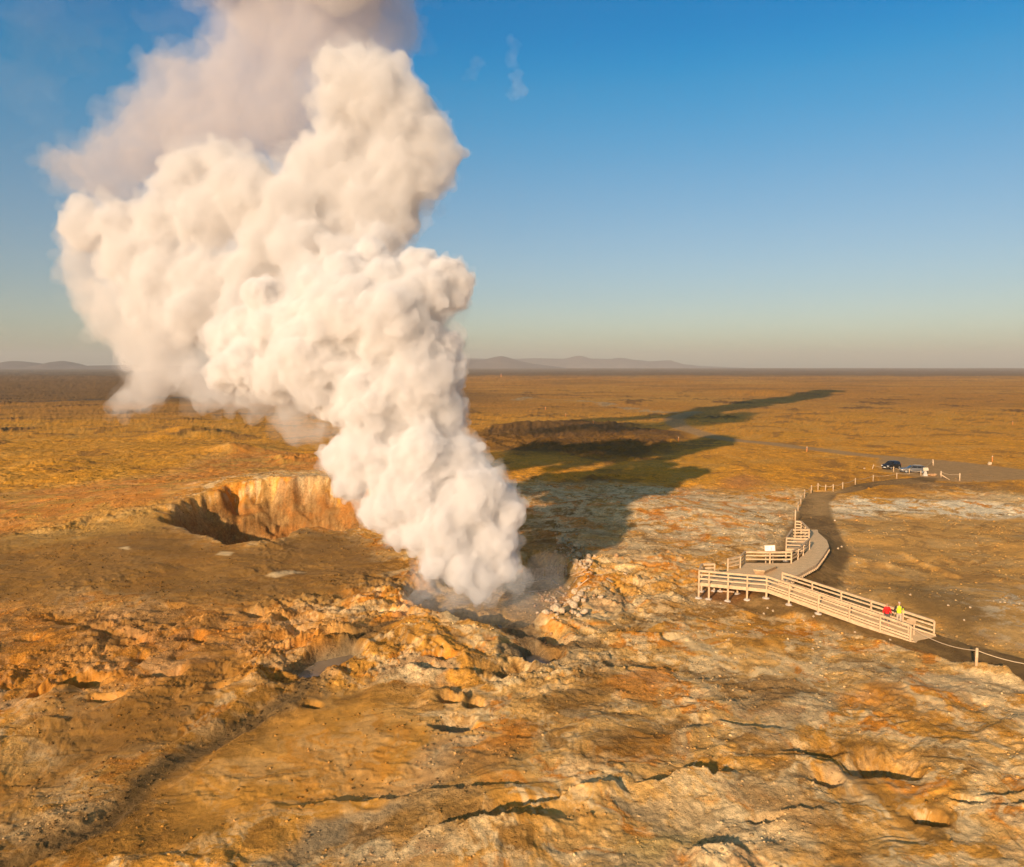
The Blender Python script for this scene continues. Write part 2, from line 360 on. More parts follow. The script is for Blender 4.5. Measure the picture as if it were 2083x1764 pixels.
    if CM.any():
        xs, ys = x[CM], y[CM]
        wxx = xs + .8 * perlin(xs / 3.5, ys / 3.5, 31) + .35 * perlin(xs / 1.2, ys / 1.2, 33); wyy = ys + .9 * perlin(xs / 3.5, ys / 3.5, 32) + .35 * perlin(xs / 1.1, ys / 1.1, 34)
        d, _, _ = dseg(wxx, wyy, CRATER, True); ins = inside(wxx, wyy, CRATER); sd = np.where(ins, d, -d)
        dep = 9.5 * (1 - np.exp(-(np.maximum(sd + .8, 0) / 6.0) ** 1.25))
        gul = ((ridged(xs, ys, 6.5, 6, 35, .62) - .3) * .8 + 1.8 * fbm(xs, ys, 5, 6, 36, .65)) * sstep(0, 3, sd)
        rim = .9 * np.exp(-np.maximum(-sd, 0) / 5.0) * (sd < 3)
        hh = h[CM] * (1 - sstep(-1.5, 1, sd) * .8) + rim * 0.4 - dep + gul
        h[CM] = hh
    # vent hollow and gully
    v = pmask(wx * .6 + x * .4, wy * .6 + y * .4, VENT, 1.2); h = h * (1 - .6 * v) - 1.5 * v
    h = h - 1.1 * lmask(wx, wy, GULLY, 1.6, 2.5, .5) - .5 * lmask(wx, wy, GULLY2, 1.2, 1.2, .5)
    # flowing channels
    h = h - .26 * lmask(wx * .4 + x * .6, wy * .4 + y * .6, STREAM, .8, .55, .5) - .2 * lmask(wx * .5 + x * .5, wy * .5 + y * .5, STREAM2, 1.2, 1.5, .7)
    for p in POOLS:
        k = pmask(x, y, p, .4); h = h * (1 - k) + (-.25) * k
    # far country
    far = sstep(150, 420, y) * (1 - lotm)
    A = 1.2 + 3.2 * sstep(300, 1500, y)
    h = h + far * A * (ridged(x, y * .8, 130, 6, 80, .55) - .45) * .8 + far * A * fbm(x, y, 320, 5, 85) * .8 - far * .4
    mid = sstep(105, 150, y) * (1 - lotm) * (1 - pathm)
    h = h + mid * .16 * fbm(x, y, 2.2, 4, 88, .6) * 2
    h = h + 13 * sstep(2500, 9500, y)
    lump = sstep(.18, .45, fbm(x, y, 28, 3, 95)) * sstep(110, 160, y) * sstep(900, 500, y) * (1 - calm) * (1 - pmask(x, y, GRASSR, 6) * .8)
    h = h + lump * 1.5 * np.maximum(0, ridged(x, y, 7, 5, 96, .6) - .2)
    lv = pmask(x + 4 * perlin(x / 9, y / 9, 97), y + 6 * perlin(x / 9, y / 9, 98), W([(960, 880), (1010, 862), (1180, 855), (1290, 868), (1360, 880), (1380, 905), (1300, 940), (1200, 930), (1090, 915), (980, 905)]), 4)
    h = h + lv * (1.4 * np.maximum(0, ridged(x, y, 9, 5, 99, .6) - .1))
    lx = pmask(x, y, W([(-1500, 770), (1500, 768), (1500, 758), (-1500, 758)]), 120); h = h + lx * 2.2 * np.maximum(0, ridged(x, y, 60, 4, 101, .6))
    # broad flattening near platform, path and car park
    h = h * (1 - .85 * lotm)
    emb = sstep(0, 1, pathm)
    pz = .12 + .0 * x
    # ground sinks under the tall legs at the front left of the platform; an embankment carries the rest
    e1 = at(*c1(1450, 900)); e2 = at(*c1(1640, 1300))
    bank = lmask(x, y, W([c1(1150, 1060), c1(1500, 760), c1(1560, 600), c1(1480, 420)], .6), 1.6, 1.4, .75) * .85
    bank = np.maximum(bank, lmask(x, y, [(RN0.x + .3, RN0.y + 1.2), ((RN0.x + RN1.x) / 2 + .7, (RN0.y + RN1.y) / 2 + .7), (RN1.x + 1.2, RN1.y + .6)], 2.0, 2.2, .6) * (.62 - .4 * np.clip((RN0.y - y) / (RN0.y - RN1.y), 0, 1)))
    fl = np.maximum(pathm, pmask(x, y, DECKF, 1.0))
    h = h * (1 - fl * .92) + fl * (.05 + .04 * fbm(x, y, 1.5, 4, 110)) + bank * fl
    c = at(*c6(600, 1330)); h = h - .0 * np.exp(-(((x - c.x) / 3) ** 2 + ((y - c.y) / 2) ** 2))
    # foreground bank standing a little above the path
    dn, tn, sn = dseg(x + .3 * perlin(x / .9, y / .9, 40), y + .3 * perlin(x / .8, y / .8, 41), W(PATH_NEAR))
    Pn = np.array(W(PATH_NEAR)); mm = (x > Pn[:, 0].min() - 2) & (x < Pn[:, 0].max() + 6) & (y < Pn[:, 1].max() + 1)
    h = h + mm * (1 - pathm) * (1 - fl) * np.exp(-dn / 1.6) * (.22 + .12 * perlin(x / 1.3, y / 1.3, 43)) * (y < 72)
    return h

def colour(x, y, h):
    n = x.shape[0]
    A = lambda *c: np.array(c)
    pale, tan, ochre, orange, grey = A(.80, .64, .46), A(.70, .44, .19), A(.66, .34, .075), A(.66, .26, .035), A(.50, .40, .30)
    brown, dark, gravel = A(.27, .14, .035), A(.13, .07, .025), A(.21, .135, .06)
    grass, green, hill, lava, roadc = A(.69, .335, .04), A(.60, .325, .03), A(.50, .245, .05), A(.19, .115, .05), A(.42, .28, .16)
    def mixc(c, d, m): return c * (1 - m[:, None]) + d * m[:, None]
    wx = x + 2.2 * perlin(x / 5, y / 5, 121) + .8 * perlin(x / 1.3, y / 1.3, 123); wy = y + 2.2 * perlin(x / 5, y / 5, 122) + .8 * perlin(x / 1.3, y / 1.3, 124)
    f1 = 1.7 * fbm(wx, wy, 14, 6, 130, .65); f2 = 1.7 * fbm(wx, wy, 6, 6, 131, .68); f3 = 1.6 * fbm(wx, wy, 9, 6, 132, .66); f4 = fbm(x, y, 1.6, 5, 133, .7); f5 = 1.8 * fbm(wx, wy, 3, 6, 134, .68)
    c = np.tile(tan, (n, 1))
    c = mixc(c, ochre, sstep(-.15, .25, f1))
    c = mixc(c, orange, sstep(.14, .34, f2) * .8)
    right = sstep(-12, 22, x)
    c = mixc(c, grey, sstep(.02, .3, f3 - .08 + .12 * right) * .7)
    c = mixc(c, pale, sstep(.1, .4, f5 + .10 * right) * .75)
    c = mixc(c, brown * 1.2, sstep(.15, .4, -f2 - .02) * .75)
    c = mixc(c, A(.80, .60, .40), sstep(.12, .3, fbm(x, y, 2.2, 6, 137, .7) * 1.7 - .15 + .1 * right) * .6)
    lm = pmask(wx, wy, W([(-300, 1190), (300, 1235), (560, 1225), (700, 1290), (520, 1400), (250, 1440), (-300, 1480)]), 5)
    c = mixc(c, orange * .72, lm * .6)
    lm2 = pmask(wx, wy, W([(-300, 1200), (300, 1230), (520, 1260), (420, 1330), (-300, 1360)]), 3)
    c = mixc(c, brown, lm2 * sstep(-.1, .2, f5) * .7)
    # slopes: raw orange clay shows on steep lit banks, pale crust on tops
    fan = pmask(wx, wy, FAN, 2); c = mixc(c, ochre * .88, fan * .7)
    c = mixc(c, brown * 1.25, lmask(wx, wy, STREAM2, 2.2, 2.6, .8) * .85)
    c = mixc(c, brown, pmask(wx, wy, FLAT3, 1.5) * .8)
    c = mixc(c, brown * 1.1, lmask(wx * .6 + x * .4, wy * .6 + y * .4, STREAM, 1.7, 2.4, .7) * .75)
    st = lmask(wx * .4 + x * .6, wy * .4 + y * .6, STREAM, .8, .6, .6)
    c = mixc(c, A(.17, .115, .06), st * .85)
    rib = lmask(wx, wy, W([(930, 1650), (820, 1670), (700, 1690), (620, 1740), (560, 1790)]), .7, 1.0, .8)
    c = mixc(c, grey * .8, rib * .8)
    for p in POOLS: c = mixc(c, A(.30, .235, .17), pmask(x, y, p, .35))
    v = pmask(wx, wy, VENT, 1.5); c = mixc(c, A(.40, .29, .17), v * .75)
    gl = np.maximum(lmask(wx, wy, GULLY, 1.8, 2.6, .5), lmask(wx, wy, GULLY2, 1.4, 1.4, .5)); c = mixc(c, A(.20, .145, .10), gl * .85)
    # north of the vent: grey-brown crust
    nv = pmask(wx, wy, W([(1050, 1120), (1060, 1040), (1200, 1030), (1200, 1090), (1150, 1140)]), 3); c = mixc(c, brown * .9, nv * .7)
    g1 = sstep(.02, .3, f2 + .05)
    bc = pmask(wx, wy, BROWNC, 3.5); c = mixc(c, A(.28, .155, .045), bc * .93)
    spots = pmask(x, y, W([(440, 1135), (450, 1128), (475, 1130), (468, 1138)]), .3) + pmask(x, y, W([(540, 1172), (590, 1158), (620, 1160), (560, 1175)]), .4) + pmask(x, y, W([(240, 1123), (262, 1120), (262, 1127)]), .3)
    c = mixc(c, pale, np.clip(spots, 0, 1) * .8)
    up = pmask(wx, wy, W([(-200, 1095), (0, 1075), (200, 1050), (335, 1040), (345, 1072), (300, 1090), (150, 1105), (-200, 1120)]), 3); c = mixc(c, A(.46, .28, .085), up * .8)
    ob = pmask(wx, wy, ORANGEB, 5); c = mixc(c, A(.60, .26, .055), ob * (.75 + .25 * sstep(-.2, .2, f2)))
    c = mixc(c, A(.52, .32, .09), ob * sstep(.0, .3, f3) * .8)
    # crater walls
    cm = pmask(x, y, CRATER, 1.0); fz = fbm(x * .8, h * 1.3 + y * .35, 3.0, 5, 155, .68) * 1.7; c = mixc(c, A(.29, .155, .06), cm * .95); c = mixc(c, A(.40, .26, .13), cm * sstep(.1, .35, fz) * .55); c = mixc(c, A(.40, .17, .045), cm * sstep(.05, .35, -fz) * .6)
    mead = pmask(wx, wy, MEADOW, 3); c = mixc(c, A(.60, .35, .12), mead * .92); c = mixc(c, A(.32, .18, .065), mead * sstep(.08, .3, f5 + .3 * f1) * .7); c = mixc(c, A(.56, .40, .23), mead * sstep(.1, .35, -f2) * .5)
    dm = pmask(wx, wy, W([c2(500, 640), c2(800, 640), c2(1400, 800), c2(1500, 900), c2(1300, 1150), c2(1000, 1120), c2(800, 960)]), 2); c = mixc(c, gravel * 1.15, dm * .8)
    p1 = pmask(wx, wy, PALE1, 3.0) * sstep(-.3, .1, f5 + f4 * .6); c = mixc(c, A(.76, .63, .50), p1 * .8)
    c = mixc(c, orange, pmask(wx, wy, PALE1, 3.0) * sstep(.12, .3, f2) * .6)
    p2 = pmask(wx, wy, PALE2, 1.8) * sstep(-.3, .0, f5 + f4 * .6); c = mixc(c, A(.84, .75, .68), p2 * .95)
    p3 = pmask(wx, wy, PALE3, 3.0) * sstep(-.1, .3, f5 + f4); c = mixc(c, A(.66, .58, .52), p3 * .8)
    # country beyond
    fx = x + 8 * perlin(x / 16, y / 16, 140) + 2.5 * f4; fy = y + 12 * perlin(x / 16, y / 16, 141) + 4 * f4
    edge = np.interp(x, [-140, -60, -30, 0, 20, 45, 90], [100, 118, 150, 138, 128, 122, 122])
    fc = sstep(-8, 8, fy - edge - 4)
    k1 = fbm(fx, fy, 45, 6, 142, .62); k2 = fbm(fx, fy, 12, 6, 143, .65); k3 = fbm(x * .4, y, 90, 6, 144, .6)
    fcol = np.tile(grass, (n, 1)); fcol = mixc(fcol, green, sstep(.02, .3, k1) * .4); fcol = mixc(fcol, A(.62, .36, .10), sstep(.0, .3, k2) * .6); fcol = mixc(fcol, A(.32, .17, .05), sstep(.05, .3, -k2 - .3 * k1) * .8)
    far1 = sstep(300, 420, fy + 40 * perlin(x / 60, y / 60, 145) - .15 * x); fcol = mixc(fcol, hill, far1 * .9); fcol = mixc(fcol, A(.58, .33, .08), far1 * sstep(0, .3, k3) * .6); fcol = mixc(fcol, A(.30, .17, .05), far1 * sstep(.02, .3, -k3) * .6)
    left = sstep(-60, -180, x + .22 * y - 100)
    far2 = sstep(420, 520, fy) * sstep(40, -60, x + .18 * (y - 500)); fcol = mixc(fcol, lava, far2 * .85)
    far3 = sstep(1500, 2300, y + 300 * k3); fcol = mixc(fcol, A(.17, .12, .075), far3 * .85)
    lv = pmask(fx * .3 + x * .7, fy * .3 + y * .7, W([(960, 890), (1010, 862), (1180, 855), (1290, 868), (1400, 880), (1380, 905), (1300, 940), (1200, 930), (1090, 920), (980, 915)]), 5); fcol = mixc(fcol, A(.13, .075, .03), lv * .85)
    lump = sstep(.2, .42, fbm(x, y, 28, 3, 95)) * sstep(900, 500, y) * (1 - pmask(x, y, GRASSR, 6) * .8); fcol = mixc(fcol, A(.17, .10, .045), lump * .8)
    c = mixc(c, fcol, fc * (1 - ob * (y < 190)) * (1 - p2) * (1 - cm))
    c = mixc(c, A(.52, .25, .09), pmask(fx * .2 + x * .8, fy * .2 + y * .8, REDP, 3) * .9)
    dk = pmask(fx * .3 + x * .7, fy * .3 + y * .7, W([c3(720, 680), c3(900, 665), c3(1200, 665), c3(1400, 690), c3(1100, 735), c3(800, 730)]), 4) + pmask(fx * .3 + x * .7, fy * .3 + y * .7, W([c3(1180, 770), c3(1560, 730), c3(2083, 720), c3(2083, 760), c3(1560, 790)]), 4)
    c = mixc(c, A(.22, .13, .06), np.clip(dk, 0, 1) * sstep(-.2, .2, k2) * .8)
    # worn surfaces
    lot = np.maximum(pmask(x + .3 * f4, y + 2 * f4, LOT, 1.2), lmask(x, y + 1.5 * f4, ROAD, 2.3, 4.0, .3)); c = mixc(c, roadc * (1 + .0 * 1), lot * .93)
    c = mixc(c, A(.42, .35, .27), lmask(x, y, ROAD2, 5, 7, .4) * sstep(-.1, .15, k2) * .7)
    c = mixc(c, A(.12, .10, .085), lmask(x, y, ROADL, 7, 7, .25) * .95)
    pm = pmask(x + .3 * f4, y + .5 * f4, PATHP, .45); pc = mixc(np.tile(gravel, (n, 1)), A(.33, .21, .10), sstep(0, .3, f3 + .2 * sstep(75, 95, y)) * .8)
    pc = mixc(pc, A(.13, .085, .045), sstep(.05, .3, -f5) * .6)
    worn = lmask(x + f4, y + f4, W([c1(1560, 250), c1(1600, 120), c3(880, 800), c3(1000, 770)]), 1.6, 1.5, .9); pc = mixc(pc, A(.47, .31, .16), worn * .85)
    c = mixc(c, pc, pm * .95)
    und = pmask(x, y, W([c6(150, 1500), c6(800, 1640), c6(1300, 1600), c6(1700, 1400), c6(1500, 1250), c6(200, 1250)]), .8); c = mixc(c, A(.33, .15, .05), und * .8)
    def c6b(a, b_): return (1026.4 + a * .5072, 1296.5 + b_ * .5072)
    for pts, col_, w0, w1, k_ in (([c6b(400, 190), c6b(330, 260), c6b(240, 320)], brown * 1.1, 1.1, 1.6, .75), ([c6b(700, 360), c6b(600, 410), c6b(420, 500)], brown * 1.3, .5, 1.2, .7), ([c6b(560, 480), c6b(480, 470)], brown, .8, 1.0, .6),
                              ([c6b(1100, 500), c6b(1300, 470), c6b(1480, 480)], brown * 1.2, .7, .9, .7), ([c6b(1500, 590), c6b(1560, 640)], brown, .7, .7, .7), ([c6b(210, 60), c6b(370, 55)], brown, 1.2, 1.0, .75),
                              ([c6b(640, 140), c6b(560, 200), c6b(480, 260)], orange, 1.0, 1.2, .7), ([c6b(1390, 270), c6b(1560, 260)], orange, 1.2, 1.2, .6), ([c6b(1040, 250), c6b(1060, 300)], brown, .8, .6, .7), ([c6b(1560, 240), c6b(1680, 330)], brown * 1.3, .7, .9, .7),
                              ([c6b(1100, 700), c6b(1300, 760), c6b(1350, 860)], brown * 1.5, 1.3, 1.3, .6), ([c6b(500, 830), c6b(740, 800)], A(.46, .33, .06), .9, .8, .35), ([c6b(60, 420), c6b(20, 470), c6b(-60, 560)], orange * .9, .9, 1.2, .7),
                              ([(1060, 1560), (960, 1600), (900, 1680)], A(.40, .24, .09), 1.5, 1.8, .7), ([(620, 1480), (780, 1440), (900, 1420)], ochre * .8, 1.8, 1.8, .6), ([(840, 1410), (700, 1440)], brown, .6, .5, .6)):
        c = mixc(c, col_, lmask(wx * .6 + x * .4, wy * .6 + y * .4, W(pts), w0, w1, .7) * k_)
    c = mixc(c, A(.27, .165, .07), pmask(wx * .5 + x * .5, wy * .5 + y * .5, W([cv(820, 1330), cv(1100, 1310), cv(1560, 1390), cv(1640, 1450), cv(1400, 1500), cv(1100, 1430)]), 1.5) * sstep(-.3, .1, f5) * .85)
    global SMOOTH
    SMOOTH = 1 - .7 * np.clip(fan + bc + .8 * mead + pm * .5 + lot * .8 + pmask(wx, wy, FLAT3, 1.5) + lmask(wx, wy, STREAM2, 2.2, 2.6, .8) + ob * .4 + .8 * sstep(.05, .3, fbm(wx, wy, 11, 4, 160)), 0, 1)
    c = c * (1 + .28 * f4[:, None]) * (1 + .18 * fbm(x, y, .5, 3, 150)[:, None])
    c = c * np.array([1.0, .88, .60])
    return np.clip(c, .008, .9)

# ------------------------------------------------------------------ ground sheet
ys = [-220, -150, -100, -60, -30, -10, 5, 14]
y = 14.0
while y < 16500:
    s = CAMZ * F / y
    if y < 30: st = .35
    else:
        st = 2.0 * y * y / (CAMZ * F)
        if y < 85: st = min(st, .2)
        elif y < 160: st = min(st, .26)
        elif y < 230: st = min(st, .8)
        elif y > 400: st *= .55
    y += st; ys.append(y)
ys = np.array(ys)
du = 2.0 / F
inner = np.arange(-.70, .70, du)
outer = .70 + np.cumsum(.004 * 1.09 ** np.arange(1, 40))
us = np.concatenate([-outer[::-1], inner, outer])
YY, UU = np.meshgrid(ys, us, indexing='ij')
XX = UU * np.maximum(YY, 28.0)
gx, gy = XX.ravel(), YY.ravel()
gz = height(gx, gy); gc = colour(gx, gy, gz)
print('terrain', len(gx), round(time.time() - T0, 1))
def grid_mesh(name, x, y, z, nr, nc):
    me = bpy.data.meshes.new(name)
    me.vertices.add(len(x)); me.vertices.foreach_set('co', np.stack([x, y, z], 1).astype(np.float32).ravel())
    i = np.arange(nr * nc).reshape(nr, nc)
    q = np.stack([i[:-1, :-1], i[:-1, 1:], i[1:, 1:], i[1:, :-1]], -1).reshape(-1, 4)
    me.loops.add(q.size); me.loops.foreach_set('vertex_index', q.ravel().astype(np.int32))
    me.polygons.add(len(q)); me.polygons.foreach_set('loop_start', (np.arange(len(q)) * 4).astype(np.int32))
    me.polygons.foreach_set('use_smooth', np.ones(len(q), bool)); me.update(); return me
gme = grid_mesh('ground', gx, gy, gz, len(ys), len(us))
ca = gme.color_attributes.new('soil', 'FLOAT_COLOR', 'POINT')
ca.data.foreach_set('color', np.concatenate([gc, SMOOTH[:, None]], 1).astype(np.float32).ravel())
m, N, L, b = nt('geothermal soil')
at_ = N.new('ShaderNodeAttribute'); at_.attribute_name = 'soil'
geo = N.new('ShaderNodeNewGeometry')
n1 = N.new('ShaderNodeTexNoise'); n1.inputs['Scale'].default_value = 3.2; n1.inputs['Detail'].default_value = 8; n1.inputs['Roughness'].default_value = .72
n2 = N.new('ShaderNodeTexNoise'); n2.inputs['Scale'].default_value = .55; n2.inputs['Detail'].default_value = 10; n2.inputs['Roughness'].default_value = .75; n2.inputs['Distortion'].default_value = .15
for n_ in (n1, n2): L.new(geo.outputs['Position'], n_.inputs['Vector'])
r1 = N.new('ShaderNodeMapRange'); r1.inputs[1].default_value = .3; r1.inputs[2].default_value = .7; r1.inputs[3].default_value = .58; r1.inputs[4].default_value = 1.42
L.new(n1.outputs['Fac'], r1.inputs[0])
r2 = N.new('ShaderNodeMapRange'); r2.inputs[1].default_value = .3; r2.inputs[2].default_value = .7; r2.inputs[3].default_value = .75; r2.inputs[4].default_value = 1.25
L.new(n2.outputs['Fac'], r2.inputs[0])
mu = N.new('ShaderNodeMath'); mu.operation = 'MULTIPLY'; L.new(r1.outputs[0], mu.inputs[0]); L.new(r2.outputs[0], mu.inputs[1])
mx_ = N.new('ShaderNodeMix'); mx_.data_type = 'FLOAT'; mx_.inputs[2].default_value = 1.0; L.new(at_.outputs['Alpha'], mx_.inputs[0]); L.new(mu.outputs[0], mx_.inputs[3]); mu = mx_
vm = N.new('ShaderNodeVectorMath'); vm.operation = 'SCALE'; L.new(at_.outputs['Color'], vm.inputs[0]); L.new(mu.outputs[0], vm.inputs['Scale'])
L.new(vm.outputs[0], b.inputs['Base Color']); b.inputs['Roughness'].default_value = .9; b.inputs['Specular IOR Level'].default_value = .15
ad = N.new('ShaderNodeMath'); ad.operation = 'ADD'; L.new(n1.outputs['Fac'], ad.inputs[0]); L.new(n2.outputs['Fac'], ad.inputs[1])
bp = N.new('ShaderNodeBump'); bp.inputs['Strength'].default_value = .8; bp.inputs['Distance'].default_value = .25
ms_ = N.new('ShaderNodeMath'); ms_.operation = 'MULTIPLY'; ms_.inputs[1].default_value = .7; L.new(at_.outputs['Alpha'], ms_.inputs[0]); L.new(ms_.outputs[0], bp.inputs['Strength'])
L.new(ad.outputs[0], bp.inputs['Height']); L.new(bp.outputs['Normal'], b.inputs['Normal'])
soil = m
tag(link('ground', gme, m), kind='structure')
def Hs(x, y): return float(height(np.array([x]), np.array([y]))[0])
_t = np.concatenate([np.arange(25, 110, .12), np.arange(110, 420, .5), np.arange(420, 3000, 6)])
def g(px, py):
    """where the line of sight through a point of the photograph meets the ground"""
    d = ray(px, py); X, Y, Z = d.x * _t / d.y, _t, CAMZ + d.z * _t / d.y
    k = np.argmax(height(X, Y) >= Z)
    if k == 0: return at(px, py)
    x_, y_ = float(X[k]), float(Y[k]); return Vector((x_, y_, Hs(x_, y_)))
# muddy water lying in the hollows
mw, N, L, b = nt('muddy water'); b.inputs['Base Color'].default_value = (.24, .18, .12, 1); b.inputs['Roughness'].default_value = .22
nz = N.new('ShaderNodeTexNoise'); nz.inputs['Scale'].default_value = 2; rp = N.new('ShaderNodeValToRGB'); rp.color_ramp.elements[0].color = (.16, .115, .075, 1); rp.color_ramp.elements[1].color = (.34, .26, .18, 1)
L.new(nz.outputs['Fac'], rp.inputs['Fac']); L.new(rp.outputs['Color'], b.inputs['Base Color'])
for p in POOLS + [W([(925, 1245), (990, 1225), (1080, 1225), (1110, 1240), (1060, 1258), (980, 1262)])]:
    cx_, cy_ = np.mean([q[0] for q in p]), np.mean([q[1] for q in p])
    k = MB(); z = Hs(cx_, cy_) + .05
    pts = []
    for i in range(len(p)):
        a_, b_ = p[i], p[(i + 1) % len(p)]
        for t in (0, .33, .66): pts.append((a_[0] + (b_[0] - a_[0]) * t + random.uniform(-.12, .12), a_[1] + (b_[1] - a_[1]) * t + random.uniform(-.12, .12), z))
    k.poly(pts); tag(k.build('water', mw), kind='structure')

# distant hills on the horizon
def hills(name, dist, base_px, pts, col, thick=900, seed=0):
    """ridge with real depth; pts = (px, py) skyline"""
    xs = np.arange(pts[0][0], pts[-1][0] + 1, 2.5); sky = np.interp(xs, [p[0] for p in pts], [p[1] for p in pts])
    nr = 12; X, Y, Z = [], [], []
    for r in range(nr):
        t = r / (nr - 1); yy = dist + (t - .5) * thick; prof = math.sin(math.pi * t) ** .8
        x_ = (xs - 1041.5) / F * dist
        hgt = np.maximum(0, (748 - sky) * .85 / F * dist + CAMZ)
        nz_ = fbm(x_, np.full_like(x_, yy), thick * .6, 4, 200 + seed)
        X.append(x_); Y.append(np.full_like(x_, yy)); Z.append(hgt * prof * (1 + .10 * nz_) + 2 * nz_ - 6)
    me = grid_mesh(name, np.concatenate(X), np.concatenate(Y), np.concatenate(Z), nr, len(xs))
    tag(link(name, me, mat('hillside', col, .95, .2, .01)), kind='structure')
hills('hill', 9500, 748, [(600, 748), (780, 742), (860, 734), (950, 728), (985, 727), (1005, 721), (1020, 718), (1035, 722), (1060, 731), (1085, 737), (1110, 741), (1140, 746), (1160, 749)], (.16, .11, .08), 1500, 1)
hills('hill', 13000, 748, [(500, 748), (650, 744), (800, 733), (930, 724), (960, 724), (1040, 727), (1090, 725), (1150, 726), (1168, 721), (1180, 720), (1200, 726), (1240, 727), (1260, 724), (1290, 729), (1320, 732), (1360, 729), (1385, 738), (1420, 743), (1500, 747), (1530, 749)], (.16, .12, .09), 1500, 2)
hills('hill', 7500, 748, [(-500, 745), (-60, 746), (-15, 740), (10, 734), (30, 731), (48, 732), (75, 736), (90, 741), (103, 738), (120, 731), (130, 730), (145, 734), (156, 739), (170, 742), (260, 740), (420, 744), (600, 748)], (.13, .09, .07), 900, 3)

print('ground done', round(time.time() - T0, 1))
# ------------------------------------------------------------------ boardwalk and viewing platform
bw = empty('boardwalk', (DECKW[0].x, DECKW[0].y, 0)); bwi = Matrix.Translation(-bw.location)
tag(bw, 'pale timber boardwalk with viewing platform and railed ramp, standing on posts', 'boardwalk')
class PM(MB):
    def build(s, name, m, parent=bw, **k):
        bmesh.ops.transform(s.b, matrix=bwi, verts=s.b.verts) if parent is bw else None
        return MB.build(s, name, m, parent, **k)
PM().prism([(p.x, p.y) for p in DECKW], ZD - .07, ZD).build('deck', M['deck'])
PM().prism([(p.x - .02, p.y, 0) for p in SIDEW], ZD - .08, ZD - .008).build('side_deck', M['deck'])
rz_ = lambda p: p
k = PM(); q = [RN0, RN1, RF1, RF0]; k.prism([(p.x, p.y, p.z) for p in q], -.07, -.004)
k.build('ramp_deck', M['deck'])
# end flap of the ramp that comes down on the path
e = (RN1 - RN0).normalized()
k = PM(); k.prism([(RN1.x, RN1.y, RN1.z), (RN1.x + e.x * .5 + .5, RN1.y + e.y * .5 + .1, .16), (RF1.x, RF1.y, .2), (RF1.x, RF1.y, RF1.z)], -.05, -.008); k.build('ramp_toe', M['deck'])
# fascia boards round the deck edges
k = PM()
n = len(DECKW)
for i in range(n):
    a, b_ = DECKW[i], DECKW[(i + 1) % n]
    if i == 1: continue
    k.bar((a.x, a.y, ZD - .15), (b_.x, b_.y, ZD - .15), .05, .26)
for i in (0, 3, 4):
    a, b_ = SIDEW[i], SIDEW[(i + 1) % 5]; k.bar((a.x, a.y, ZD - .16), (b_.x, b_.y, ZD - .16), .05, .24)
k.build('fascia', M['wood'])
k = PM(); dz = Vector((0, 0, .17))
k.bar(RN0 - dz, RN1 - dz * .8, .05, .26); k.bar(RF0 - dz, RF1 - dz * .8, .05, .26); k.build('ramp_fascia', M['wood'])
# joist ends showing under the curved edge
for i in range(2, 6):
    a, b_ = DECKW[i], DECKW[i + 1]; L_ = (b_ - a).length
    for j in range(int(L_ / .45)):
        p = a.lerp(b_, (j + .5) / int(L_ / .45)); PM().box((p.x + .03, p.y - .03, ZD - .36), (.14, .14, .2)).build('joist', M['wood'])
RH = 1.12
def railing(base, closed_top=True, posts=None, rails=(1.0, .66, .34), w=.11, legs=True):
    """base: list of (x,y,z) deck level points; a post at each"""
    for i in range(len(base) - 1):
        a, b_ = Vector(base[i]), Vector(base[i + 1])
        for r in rails:
            if r == rails[0]: PM().bar(a + Vector((0, 0, RH + .02)), b_ + Vector((0, 0, RH + .02)), .17, .05).build('handrail', M['wood'], bevel=.008); PM().bar(a + Vector((0, 0, RH - .08)), b_ + Vector((0, 0, RH - .08)), .04, .13).build('rail', M['wood'])
            else: PM().bar(a + Vector((0, 0, RH * r)), b_ + Vector((0, 0, RH * r)), .045, .13).build('rail', M['wood'])
done = []
def post(p, leg=True, foot=True):
    p = Vector(p)
    for q in done:
        if (q - p).length < .15: return
    done.append(p)
    PM().box((p.x, p.y, p.z + RH / 2 - .13), (.12, .12, RH + .22)).build('post', M['wood'], bevel=.008)
    if leg:
        gz_ = Hs(p.x, p.y)
        if p.z - .26 - gz_ > .12:
            lg = PM().box((p.x, p.y, (p.z - .245 + gz_ - .1) / 2), (.14, .14, p.z - .245 - gz_ + .1)).build('leg', M['wood'], bevel=.008)
            if foot: footing(p.x, p.y, gz_, lg)
def footing(x, y, z, parent):
    b = bmesh.new(); bmesh.ops.create_icosphere(b, subdivisions=2, radius=1)
    for v in b.verts:
        v.co = Vector((v.co.x * .30, v.co.y * .28, v.co.z * .12)) * random.uniform(.85, 1.15)
        v.co += Vector((x, y, z + .03))
    me = bpy.data.meshes.new('footing'); bmesh.ops.transform(b, matrix=bwi, verts=b.verts); b.to_mesh(me); b.free()
    link('footing', me, M['concrete'], parent)
Z = ZD
def onD(*pts): return [at(*p, Z) for p in pts]
